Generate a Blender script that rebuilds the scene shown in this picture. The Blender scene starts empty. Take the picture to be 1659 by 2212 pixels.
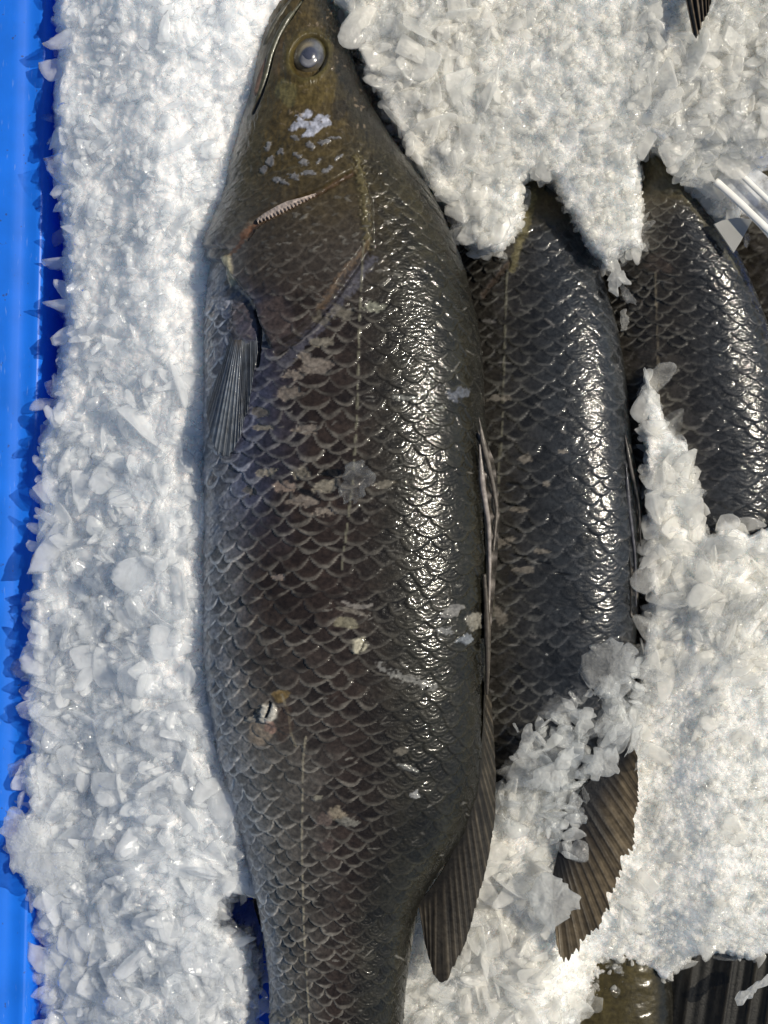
import bpy, math, random
import numpy as np
random.seed(4)
RNG = np.random.default_rng(11)
SC = bpy.context.scene
COL = SC.collection

# ------------------------------------------------------------------ frame of reference
# W = photo width in working pixels; at() turns a photo position into a point at height z.
PW, PH = 1659.0, 2212.0
CAMZ, REFZ = 0.85, 0.05
K = 0.36 / PW
def kz(z): return K * (CAMZ - z) / (CAMZ - REFZ)
def at(px, py, z):
    k = kz(z)
    return np.stack([(np.asarray(px) - PW/2) * k, -(np.asarray(py) - PH/2) * k, np.asarray(z) + 0*np.asarray(px)], -1)
def proj(P):
    k = kz(P[..., 2])
    return P[..., 0] / k + PW/2, PH/2 - P[..., 1] / k

# ------------------------------------------------------------------ noise
def _h(ix, iy, iz, s):
    n = (ix.astype(np.int64)*374761393 + iy.astype(np.int64)*668265263 + iz.astype(np.int64)*2147483647 + s*974634777) & 0xffffffff
    n = ((n ^ (n >> 13)) * 1274126177) & 0xffffffff
    n = ((n ^ (n >> 16)) * 2246822519) & 0xffffffff
    return ((n ^ (n >> 15)) & 0xffffff) / float(0xffffff)
def vnoise(x, y, z=None, s=0):
    x = np.asarray(x, float); y = np.asarray(y, float)
    z = np.zeros_like(x) if z is None else np.asarray(z, float)
    ix, iy, iz = np.floor(x), np.floor(y), np.floor(z)
    fx, fy, fz = x-ix, y-iy, z-iz
    fx, fy, fz = [f*f*(3-2*f) for f in (fx, fy, fz)]
    r = 0
    for a in (0, 1):
        for b in (0, 1):
            for c in ((0, 1) if np.any(fz) else (0,)):
                w = (fx if a else 1-fx)*(fy if b else 1-fy)*(fz if c else 1-fz)
                r = r + w*_h(ix+a, iy+b, iz+c, s)
    return r
def fbm(x, y, z=None, s=0, o=4):
    r, a, t = 0, 1.0, 0
    for i in range(o):
        f = 2.03**i
        r = r + a*vnoise(np.asarray(x)*f, np.asarray(y)*f, None if z is None else np.asarray(z)*f, s+i); t += a; a *= .5
    return r/t
def worley(x, y, s=0):
    x = np.asarray(x, float); y = np.asarray(y, float)
    ix, iy = np.floor(x), np.floor(y)
    d1 = np.full(x.shape, 9.); d2 = np.full(x.shape, 9.); cid = np.zeros(x.shape)
    for a in (-1, 0, 1):
        for b in (-1, 0, 1):
            cx, cy = ix+a, iy+b; zz = np.zeros_like(cx)
            hx, hy, hc = _h(cx, cy, zz, s), _h(cx, cy, zz, s+7), _h(cx, cy, zz, s+13)
            d = np.hypot(cx+hx-x, cy+hy-y)
            m = d < d1
            d2 = np.where(m, d1, np.minimum(d2, d)); cid = np.where(m, hc, cid); d1 = np.minimum(d1, d)
    return d1, d2, cid
def plates(x, y, size, slope, level, s=0, stretch=1.6):
    """relief of overlapping tilted splinters: every cell is a plane with its own tilt and height; metres per pixel K"""
    wx = x/size + .55*(vnoise(x/size*.9, y/size*.9, s=s+90)-.5)*2; wy = y/size + .55*(vnoise(x/size*.9+31, y/size*.9, s=s+91)-.5)*2
    a = 2*np.pi*vnoise(x/size*.16, y/size*.16, s=s+92)
    u = (wx*np.cos(a)+wy*np.sin(a))/stretch*1.2; v = (-wx*np.sin(a)+wy*np.cos(a))*1.2
    best = np.full(x.shape, -9.); ix, iy = np.floor(u), np.floor(v); zz = np.zeros_like(u)
    for i in (-1, 0, 1):
        for j in (-1, 0, 1):
            cx, cy = ix+i, iy+j
            h = [_h(cx, cy, zz, s+k) for k in (0, 7, 13, 17, 23)]
            du, dv = u-cx-h[0], v-cy-h[1]
            z = slope*size*K*(du*(h[2]-.5)*2+dv*(h[3]-.5)*2) + level*h[4]*size*K - .9*size*K*np.clip(np.maximum(np.abs(du), np.abs(dv))-.55, 0, 9)**1.3*1.6
            best = np.maximum(best, z)
    return best
def sstep(a, b, x):
    t = np.clip((x-a)/(b-a), 0, 1); return t*t*(3-2*t)
def lerp(a, b, t): return a + (b-a)*t

def A(*c): return np.array(c, float)
# ------------------------------------------------------------------ polygons and curves in the plane
def seg_dist(px, py, pts, closed=False):
    pts = np.asarray(pts, float); n = len(pts)
    d = np.full(np.shape(px), 1e9); along = np.zeros(np.shape(px)); acc = 0
    for i in range(n if closed else n-1):
        a, b = pts[i], pts[(i+1) % n]
        ab = b-a; l2 = max(ab @ ab, 1e-9)
        t = np.clip(((px-a[0])*ab[0] + (py-a[1])*ab[1])/l2, 0, 1)
        dd = np.hypot(px-a[0]-t*ab[0], py-a[1]-t*ab[1])
        m = dd < d
        along = np.where(m, acc + t*math.sqrt(l2), along); d = np.minimum(d, dd); acc += math.sqrt(l2)
    return d, along
def inside(px, py, pts):
    pts = np.asarray(pts, float); n = len(pts); c = np.zeros(np.shape(px), bool)
    for i in range(n):
        x1, y1 = pts[i]; x2, y2 = pts[(i+1) % n]
        if y1 == y2: continue
        m = ((y1 > py) != (y2 > py)) & (px < (x2-x1)*(py-y1)/(y2-y1) + x1)
        c ^= m
    return c
def sdf(px, py, pts):            # positive inside
    d, _ = seg_dist(px, py, pts, True)
    return np.where(inside(px, py, pts), d, -d)
def resample(pts, n, smooth=True):
    pts = np.asarray(pts, float)
    l = np.r_[0, np.cumsum(np.hypot(*np.diff(pts[:, :2], axis=0).T))]
    if smooth and len(pts) > 2:
        m = 8*len(pts); tt = np.linspace(0, l[-1], m)
        p = np.stack([np.interp(tt, l, pts[:, i]) for i in range(pts.shape[1])], -1)
        for _ in range(6):
            q = p.copy(); q[1:-1] = (p[:-2]+2*p[1:-1]+p[2:])/4; p = q
        pts = p; l = np.r_[0, np.cumsum(np.hypot(*np.diff(pts[:, :2], axis=0).T))]
    tt = np.linspace(0, l[-1], n)
    return np.stack([np.interp(tt, l, pts[:, i]) for i in range(pts.shape[1])], -1)

# ------------------------------------------------------------------ objects
def tag(o, label=None, cat=None, group=None, kind=None):
    if label: o['label'] = label
    if cat: o['category'] = cat
    if group: o['group'] = group
    if kind: o['kind'] = kind
    return o
def raw_mesh(name, V, F, mat, parent=None, col=None, smooth=True):
    """V (n,3); F list of int arrays, each (m,3) or (m,4)"""
    me = bpy.data.meshes.new(name)
    V = np.ascontiguousarray(V, np.float32); F = [np.asarray(f, np.int32) for f in F if len(f)]
    me.vertices.add(len(V)); me.vertices.foreach_set('co', V.ravel())
    loops = np.concatenate([f.ravel() for f in F]); sizes = np.concatenate([np.full(len(f), f.shape[1], np.int32) for f in F])
    me.loops.add(len(loops)); me.loops.foreach_set('vertex_index', loops)
    starts = np.r_[0, np.cumsum(sizes)[:-1]].astype(np.int32)
    me.polygons.add(len(sizes)); me.polygons.foreach_set('loop_start', starts)
    me.polygons.foreach_set('use_smooth', np.full(len(sizes), smooth))
    if col is not None:
        at_ = me.attributes.new('col', 'FLOAT_COLOR', 'POINT')
        c = np.ones((len(V), 4), np.float32); c[:, :3] = col
        at_.data.foreach_set('color', c.ravel())
    me.update(calc_edges=True); me.validate()
    if mat: me.materials.append(mat)
    o = bpy.data.objects.new(name, me); COL.objects.link(o)
    if parent is not None:
        o.parent = parent; o.matrix_parent_inverse = parent.matrix_world.inverted()
    return o
def root(name, loc):
    o = bpy.data.objects.new(name, None); COL.objects.link(o)
    o.location = loc; o.empty_display_size = .02
    bpy.context.view_layer.update()
    return o
def grid_faces(nr, nc, wrap=False):
    i, j = np.meshgrid(np.arange(nr-1), np.arange(nc if wrap else nc-1), indexing='ij')
    j2 = (j+1) % nc
    return np.stack([i*nc+j, i*nc+j2, (i+1)*nc+j2, (i+1)*nc+j], -1).reshape(-1, 4)

# ------------------------------------------------------------------ materials
def new_mat(name):
    m = bpy.data.materials.new(name); m.use_nodes = True
    nt = m.node_tree; nt.nodes.clear()
    return m, nt
def nd(nt, t, **kw):
    n = nt.nodes.new(t)
    for k, v in kw.items():
        if k.startswith('i_'):
            n.inputs[k[2:].replace('_', ' ')].default_value = v
        else: setattr(n, k, v)
    return n
def wet_mat(name, rough=.3, bump=.35, scale=1400, coat=.35, tint=None, spec=.5, dist=.0004, sss=0):
    """wet skin: pigment comes from the mesh's own colour attribute, mottled by noise"""
    m, nt = new_mat(name); L = nt.links.new
    out = nd(nt, 'ShaderNodeOutputMaterial'); p = nd(nt, 'ShaderNodeBsdfPrincipled')
    L(p.outputs[0], out.inputs[0])
    a = nd(nt, 'ShaderNodeAttribute', attribute_name='col')
    tc = nd(nt, 'ShaderNodeTexCoord')
    n1 = nd(nt, 'ShaderNodeTexNoise'); n1.inputs['Scale'].default_value = scale*.35; n1.inputs['Detail'].default_value = 5
    n2 = nd(nt, 'ShaderNodeTexNoise'); n2.inputs['Scale'].default_value = scale; n2.inputs['Detail'].default_value = 4
    L(tc.outputs['Object'], n1.inputs['Vector']); L(tc.outputs['Object'], n2.inputs['Vector'])
    mr = nd(nt, 'ShaderNodeMapRange'); mr.inputs[1].default_value = .25; mr.inputs[2].default_value = .75
    mr.inputs[3].default_value = .55; mr.inputs[4].default_value = 1.45
    L(n1.outputs['Fac'], mr.inputs[0])
    mx = nd(nt, 'ShaderNodeVectorMath', operation='SCALE')
    L(a.outputs['Color'], mx.inputs[0]); L(mr.outputs[0], mx.inputs['Scale'])
    L(mx.outputs[0], p.inputs['Base Color'])
    r2 = nd(nt, 'ShaderNodeMapRange'); r2.inputs[1].default_value = .3; r2.inputs[2].default_value = .7
    r2.inputs[3].default_value = rough*.7; r2.inputs[4].default_value = rough*1.35
    L(n2.outputs['Fac'], r2.inputs[0]); L(r2.outputs[0], p.inputs['Roughness'])
    b = nd(nt, 'ShaderNodeBump'); b.inputs['Strength'].default_value = bump; b.inputs['Distance'].default_value = dist
    L(n2.outputs['Fac'], b.inputs['Height']); L(b.outputs[0], p.inputs['Normal'])
    L(b.outputs[0], p.inputs['Coat Normal'])
    p.inputs['Specular IOR Level'].default_value = spec
    p.inputs['Coat IOR'].default_value = 1.36; p.inputs['Coat Weight'].default_value = coat; p.inputs['Coat Roughness'].default_value = .06
    return m
def ice_mat(name, transp=.2, transl=.35, rough=.16, col=(.93, .95, .97), bump=.5, scale=700, var=.12):
    """crushed ice: white scatter, light passing through it, and a part that is simply clear"""
    m, nt = new_mat(name); L = nt.links.new
    out = nd(nt, 'ShaderNodeOutputMaterial')
    tc = nd(nt, 'ShaderNodeTexCoord')
    n2 = nd(nt, 'ShaderNodeTexNoise'); n2.inputs['Scale'].default_value = scale; n2.inputs['Detail'].default_value = 3
    n1 = nd(nt, 'ShaderNodeTexNoise'); n1.inputs['Scale'].default_value = 130; n1.inputs['Detail'].default_value = 4
    L(tc.outputs['Object'], n2.inputs['Vector']); L(tc.outputs['Object'], n1.inputs['Vector'])
    b = nd(nt, 'ShaderNodeBump'); b.inputs['Strength'].default_value = bump; b.inputs['Distance'].default_value = .0006
    L(n2.outputs['Fac'], b.inputs['Height'])
    p = nd(nt, 'ShaderNodeBsdfPrincipled'); p.inputs['Base Color'].default_value = (*col, 1)
    p.inputs['Roughness'].default_value = rough; p.inputs['IOR'].default_value = 1.31
    p.inputs['Specular IOR Level'].default_value = .6
    L(b.outputs[0], p.inputs['Normal'])
    t = nd(nt, 'ShaderNodeBsdfTranslucent'); t.inputs['Color'].default_value = (*col, 1)
    m1 = nd(nt, 'ShaderNodeMixShader'); m1.inputs[0].default_value = transl
    L(p.outputs[0], m1.inputs[1]); L(t.outputs[0], m1.inputs[2])
    tr = nd(nt, 'ShaderNodeBsdfTransparent'); tr.inputs['Color'].default_value = (.97, .985, .99, 1)
    mr = nd(nt, 'ShaderNodeMapRange'); mr.inputs[1].default_value = .35; mr.inputs[2].default_value = .65
    mr.inputs[3].default_value = max(0, transp-var); mr.inputs[4].default_value = transp+var
    L(n1.outputs['Fac'], mr.inputs[0])
    m2 = nd(nt, 'ShaderNodeMixShader'); L(mr.outputs[0], m2.inputs[0])
    L(m1.outputs[0], m2.inputs[1]); L(tr.outputs[0], m2.inputs[2])
    L(m2.outputs[0], out.inputs[0])
    return m
def crystal_mat(name, col=(.95, .96, .97), c0=.15, c1=.8, rough=.07, bump=.35, scale=420, tl=.5):
    """thin wet splinters: each lets a different share of light straight through (attribute 'col'), the rest glows on both sides"""
    m, nt = new_mat(name); L = nt.links.new
    out = nd(nt, 'ShaderNodeOutputMaterial'); tc = nd(nt, 'ShaderNodeTexCoord')
    a = nd(nt, 'ShaderNodeAttribute', attribute_name='col')
    n = nd(nt, 'ShaderNodeTexNoise'); n.inputs['Scale'].default_value = scale; n.inputs['Detail'].default_value = 4; L(tc.outputs['Object'], n.inputs['Vector'])
    b = nd(nt, 'ShaderNodeBump'); b.inputs['Strength'].default_value = bump; b.inputs['Distance'].default_value = .0012; L(n.outputs['Fac'], b.inputs['Height'])
    d = nd(nt, 'ShaderNodeBsdfDiffuse'); d.inputs['Color'].default_value = (*col, 1); L(b.outputs[0], d.inputs['Normal'])
    t = nd(nt, 'ShaderNodeBsdfTranslucent'); t.inputs['Color'].default_value = (*col, 1); L(b.outputs[0], t.inputs['Normal'])
    m0 = nd(nt, 'ShaderNodeMixShader'); m0.inputs[0].default_value = tl; L(d.outputs[0], m0.inputs[1]); L(t.outputs[0], m0.inputs[2])
    tr = nd(nt, 'ShaderNodeBsdfTransparent'); tr.inputs['Color'].default_value = (.985, .99, .995, 1)
    n2 = nd(nt, 'ShaderNodeTexNoise'); n2.inputs['Scale'].default_value = 160; n2.inputs['Detail'].default_value = 5; L(tc.outputs['Object'], n2.inputs['Vector'])
    ad = nd(nt, 'ShaderNodeMath', operation='MULTIPLY_ADD'); L(n2.outputs['Fac'], ad.inputs[0]); ad.inputs[1].default_value = 1.2
    sx = nd(nt, 'ShaderNodeSeparateColor'); L(a.outputs['Color'], sx.inputs[0])
    sb = nd(nt, 'ShaderNodeMath', operation='SUBTRACT'); L(sx.outputs[0], sb.inputs[0]); sb.inputs[1].default_value = .6; L(sb.outputs[0], ad.inputs[2])
    mr = nd(nt, 'ShaderNodeMapRange'); mr.inputs[3].default_value = c0; mr.inputs[4].default_value = c1; L(ad.outputs[0], mr.inputs[0])
    m1 = nd(nt, 'ShaderNodeMixShader'); L(mr.outputs[0], m1.inputs[0]); L(m0.outputs[0], m1.inputs[1]); L(tr.outputs[0], m1.inputs[2])
    g = nd(nt, 'ShaderNodeBsdfGlossy'); g.inputs['Roughness'].default_value = rough; L(b.outputs[0], g.inputs['Normal'])
    fr = nd(nt, 'ShaderNodeFresnel'); fr.inputs['IOR'].default_value = 1.33; L(b.outputs[0], fr.inputs['Normal'])
    gm = nd(nt, 'ShaderNodeNewGeometry'); iv = nd(nt, 'ShaderNodeMath', operation='SUBTRACT'); iv.inputs[0].default_value = 1; L(gm.outputs['Backfacing'], iv.inputs[1])
    fm = nd(nt, 'ShaderNodeMath', operation='MULTIPLY'); L(fr.outputs[0], fm.inputs[0]); L(iv.outputs[0], fm.inputs[1])      # only the outer face mirrors
    m2 = nd(nt, 'ShaderNodeMixShader'); L(fm.outputs[0], m2.inputs[0]); L(m1.outputs[0], m2.inputs[1]); L(g.outputs[0], m2.inputs[2])
    L(m2.outputs[0], out.inputs[0])
    return m
def fused_mat(name, col, radius=.012, rough=.13, bump=.6, s1=520, s2=1500, clear=.5):
    """melted-together ice: light wanders through it; wet, finely rippled skin"""
    m, nt = new_mat(name); L = nt.links.new
    out = nd(nt, 'ShaderNodeOutputMaterial'); p = nd(nt, 'ShaderNodeBsdfPrincipled'); L(p.outputs[0], out.inputs[0])
    tc = nd(nt, 'ShaderNodeTexCoord')
    n1 = nd(nt, 'ShaderNodeTexNoise'); n1.inputs['Scale'].default_value = s1; n1.inputs['Detail'].default_value = 3
    n2 = nd(nt, 'ShaderNodeTexVoronoi'); n2.inputs['Scale'].default_value = s2*.5; n2.feature = 'SMOOTH_F1'
    n3 = nd(nt, 'ShaderNodeTexNoise'); n3.inputs['Scale'].default_value = 70; n3.inputs['Detail'].default_value = 5
    for n in (n1, n2, n3): L(tc.outputs['Object'], n.inputs['Vector'])
    b1 = nd(nt, 'ShaderNodeBump'); b1.inputs['Strength'].default_value = bump; b1.inputs['Distance'].default_value = .0012
    b2 = nd(nt, 'ShaderNodeBump'); b2.inputs['Strength'].default_value = bump*.8; b2.inputs['Distance'].default_value = .0007
    L(n1.outputs['Fac'], b1.inputs['Height']); L(n2.outputs['Distance'], b2.inputs['Height']); L(b1.outputs[0], b2.inputs['Normal'])
    L(b2.outputs[0], p.inputs['Normal'])
    mr = nd(nt, 'ShaderNodeMapRange'); mr.inputs[1].default_value = .35; mr.inputs[2].default_value = .65; mr.inputs[3].default_value = rough*.5; mr.inputs[4].default_value = rough*1.8
    L(n3.outputs['Fac'], mr.inputs[0]); L(mr.outputs[0], p.inputs['Roughness'])
    p.inputs['Base Color'].default_value = (*col, 1); p.inputs['IOR'].default_value = 1.31
    p.subsurface_method = 'RANDOM_WALK'
    p.inputs['Subsurface Weight'].default_value = 1; p.inputs['Subsurface Radius'].default_value = (.85, .95, 1.0); p.inputs['Subsurface Scale'].default_value = radius
    n4 = nd(nt, 'ShaderNodeTexNoise'); n4.inputs['Scale'].default_value = 210; n4.inputs['Detail'].default_value = 4; L(tc.outputs['Object'], n4.inputs['Vector'])
    m4 = nd(nt, 'ShaderNodeMapRange'); m4.inputs[1].default_value = .38; m4.inputs[2].default_value = .66; m4.inputs[3].default_value = 0; m4.inputs[4].default_value = clear
    L(n4.outputs['Fac'], m4.inputs[0]); L(m4.outputs[0], p.inputs['Transmission Weight'])
    return m
def clear_mat(name, col=(1, 1, 1), rough=.05, milk=.15, ior=1.31, bump=.3, see=.55):
    """clear ice or plastic seen through directly, with its own gloss and a little milkiness"""
    m, nt = new_mat(name); L = nt.links.new
    out = nd(nt, 'ShaderNodeOutputMaterial')
    tc = nd(nt, 'ShaderNodeTexCoord')
    n = nd(nt, 'ShaderNodeTexNoise'); n.inputs['Scale'].default_value = 420; n.inputs['Detail'].default_value = 4
    L(tc.outputs['Object'], n.inputs['Vector'])
    b = nd(nt, 'ShaderNodeBump'); b.inputs['Strength'].default_value = bump; b.inputs['Distance'].default_value = .0006
    L(n.outputs['Fac'], b.inputs['Height'])
    tr = nd(nt, 'ShaderNodeBsdfTransparent'); tr.inputs['Color'].default_value = (*[.96*c for c in col], 1)
    rf = nd(nt, 'ShaderNodeBsdfRefraction'); rf.inputs['IOR'].default_value = ior; rf.inputs['Roughness'].default_value = .05
    L(b.outputs[0], rf.inputs['Normal'])
    m0 = nd(nt, 'ShaderNodeMixShader'); m0.inputs[0].default_value = 1-see
    L(tr.outputs[0], m0.inputs[1]); L(rf.outputs[0], m0.inputs[2])
    d = nd(nt, 'ShaderNodeBsdfDiffuse'); d.inputs['Color'].default_value = (.9, .91, .92, 1)
    tl = nd(nt, 'ShaderNodeBsdfTranslucent'); tl.inputs['Color'].default_value = (.9, .91, .92, 1)
    md = nd(nt, 'ShaderNodeMixShader'); md.inputs[0].default_value = .4
    L(d.outputs[0], md.inputs[1]); L(tl.outputs[0], md.inputs[2])
    mr = nd(nt, 'ShaderNodeMapRange'); mr.inputs[1].default_value = .4; mr.inputs[2].default_value = .7
    mr.inputs[3].default_value = milk*.4; mr.inputs[4].default_value = milk*1.7
    n3 = nd(nt, 'ShaderNodeTexNoise'); n3.inputs['Scale'].default_value = 160; n3.inputs['Detail'].default_value = 5
    L(tc.outputs['Object'], n3.inputs['Vector']); L(n3.outputs['Fac'], mr.inputs[0])
    m1 = nd(nt, 'ShaderNodeMixShader'); L(mr.outputs[0], m1.inputs[0])
    L(m0.outputs[0], m1.inputs[1]); L(md.outputs[0], m1.inputs[2])
    g = nd(nt, 'ShaderNodeBsdfGlossy'); g.inputs['Roughness'].default_value = rough
    L(b.outputs[0], g.inputs['Normal'])
    fr = nd(nt, 'ShaderNodeFresnel'); fr.inputs['IOR'].default_value = ior; L(b.outputs[0], fr.inputs['Normal'])
    gm = nd(nt, 'ShaderNodeNewGeometry'); iv = nd(nt, 'ShaderNodeMath', operation='SUBTRACT'); iv.inputs[0].default_value = 1; L(gm.outputs['Backfacing'], iv.inputs[1])
    fm = nd(nt, 'ShaderNodeMath', operation='MULTIPLY'); L(fr.outputs[0], fm.inputs[0]); L(iv.outputs[0], fm.inputs[1])      # only the outer face mirrors
    m2 = nd(nt, 'ShaderNodeMixShader'); L(fm.outputs[0], m2.inputs[0])
    L(m1.outputs[0], m2.inputs[1]); L(g.outputs[0], m2.inputs[2])
    L(m2.outputs[0], out.inputs[0])
    return m
def plain_mat(name, col, rough=.4, spec=.5, noise=.15, scale=60, trans=0, bump=0):
    m, nt = new_mat(name); L = nt.links.new
    out = nd(nt, 'ShaderNodeOutputMaterial'); p = nd(nt, 'ShaderNodeBsdfPrincipled')
    tc = nd(nt, 'ShaderNodeTexCoord'); n = nd(nt, 'ShaderNodeTexNoise'); n.inputs['Scale'].default_value = scale; n.inputs['Detail'].default_value = 6
    L(tc.outputs['Object'], n.inputs['Vector'])
    mr = nd(nt, 'ShaderNodeMapRange'); mr.inputs[1].default_value = .3; mr.inputs[2].default_value = .7
    mr.inputs[3].default_value = 1-noise; mr.inputs[4].default_value = 1+noise
    L(n.outputs['Fac'], mr.inputs[0])
    mx = nd(nt, 'ShaderNodeVectorMath', operation='SCALE'); mx.inputs[0].default_value = col
    L(mr.outputs[0], mx.inputs['Scale']); L(mx.outputs[0], p.inputs['Base Color'])
    p.inputs['Roughness'].default_value = rough; p.inputs['Specular IOR Level'].default_value = spec
    if bump:
        b = nd(nt, 'ShaderNodeBump'); b.inputs['Strength'].default_value = bump; b.inputs['Distance'].default_value = .001
        L(n.outputs['Fac'], b.inputs['Height']); L(b.outputs[0], p.inputs['Normal'])
    if trans:
        t = nd(nt, 'ShaderNodeBsdfTranslucent'); L(mx.outputs[0], t.inputs['Color'])
        ms = nd(nt, 'ShaderNodeMixShader'); ms.inputs[0].default_value = trans
        L(p.outputs[0], ms.inputs[1]); L(t.outputs[0], ms.inputs[2]); L(ms.outputs[0], out.inputs[0])
    else: L(p.outputs[0], out.inputs[0])
    return m

M_SKIN = wet_mat('wet_fish_skin', rough=.34, bump=.24, coat=.9, spec=.12)
M_FIN = wet_mat('wet_fin', rough=.45, bump=.3, scale=900, coat=.12, spec=.3)
M_TISSUE = wet_mat('wet_tissue', rough=.35, bump=.3, scale=1100, coat=.2)
M_EYE = wet_mat('eye_surface', rough=.22, bump=.05, scale=600, coat=.4)
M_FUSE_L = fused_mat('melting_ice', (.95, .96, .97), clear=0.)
M_FUSE_R = fused_mat('melting_ice_sunlit', (.965, .945, .895), bump=.9, clear=0., rough=.13)  # copy for the right-hand ice, warm sunlight tinted into its colour
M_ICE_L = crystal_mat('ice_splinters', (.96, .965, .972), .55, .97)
M_ICE_R = crystal_mat('ice_splinters_sunlit', (.97, .95, .905), .55, .97, bump=.5)  # warmer copy of the splinters: sunlight put into the base colour
M_LOOSE = crystal_mat('wet_clear_ice', (.95, .95, .93), .6, .96, bump=.6, scale=600, rough=.09)
M_ICE_B = ice_mat('packed_ice', transp=.0, transl=.1, rough=.25, col=(.93, .92, .88), bump=.8, var=.0)
M_CLEAR = clear_mat('clear_ice', milk=.09, see=.85)
M_MILKY = crystal_mat('milky_ice', (.95, .95, .93), .5, .9, bump=.8, scale=700, rough=.1)
M_PLASTIC = clear_mat('clear_plastic', milk=.5, ior=1.45, rough=.08, bump=.05, see=.85)
def worn_plastic(name, col):
    m = plain_mat(name, col, rough=.42, noise=.12, scale=45, bump=.06, trans=.25)
    nt = m.node_tree; L = nt.links.new
    p = [n for n in nt.nodes if n.type == 'BSDF_PRINCIPLED'][0]; src = p.inputs['Base Color'].links[0].from_socket
    tc = [n for n in nt.nodes if n.type == 'TEX_COORD'][0]
    mp = nd(nt, 'ShaderNodeMapping'); mp.inputs['Scale'].default_value = (900, 110, 400); L(tc.outputs['Object'], mp.inputs['Vector'])
    n1 = nd(nt, 'ShaderNodeTexNoise'); n1.inputs['Scale'].default_value = 1; n1.inputs['Detail'].default_value = 3; L(mp.outputs[0], n1.inputs['Vector'])
    n2 = nd(nt, 'ShaderNodeTexNoise'); n2.inputs['Scale'].default_value = 330; n2.inputs['Detail'].default_value = 2; L(tc.outputs['Object'], n2.inputs['Vector'])
    for n, lo, hi, c, f in ((n1, .66, .74, (.25, .42, .85, 1), .45), (n2, .70, .75, (.05, .05, .06, 1), .7)):
        r_ = nd(nt, 'ShaderNodeMapRange'); r_.inputs[1].default_value = lo; r_.inputs[2].default_value = hi; r_.inputs[4].default_value = f; L(n.outputs['Fac'], r_.inputs[0])
        mx = nd(nt, 'ShaderNodeMix', data_type='RGBA'); L(r_.outputs[0], mx.inputs[0]); L(src, mx.inputs[6]); mx.inputs[7].default_value = c; src = mx.outputs[2]
    L(src, p.inputs['Base Color'])
    return m
M_BLUE = worn_plastic('blue_plastic', (.010, .19, .86))

# ================================================================== FISH
def smooth1(a, n):
    if n < 2: return a
    k = np.hanning(n+2)[1:-1]; k /= k.sum()
    p = np.pad(a, n, mode='reflect', reflect_type='odd')
    return np.convolve(p, k, 'same')[n:-n]

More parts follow.
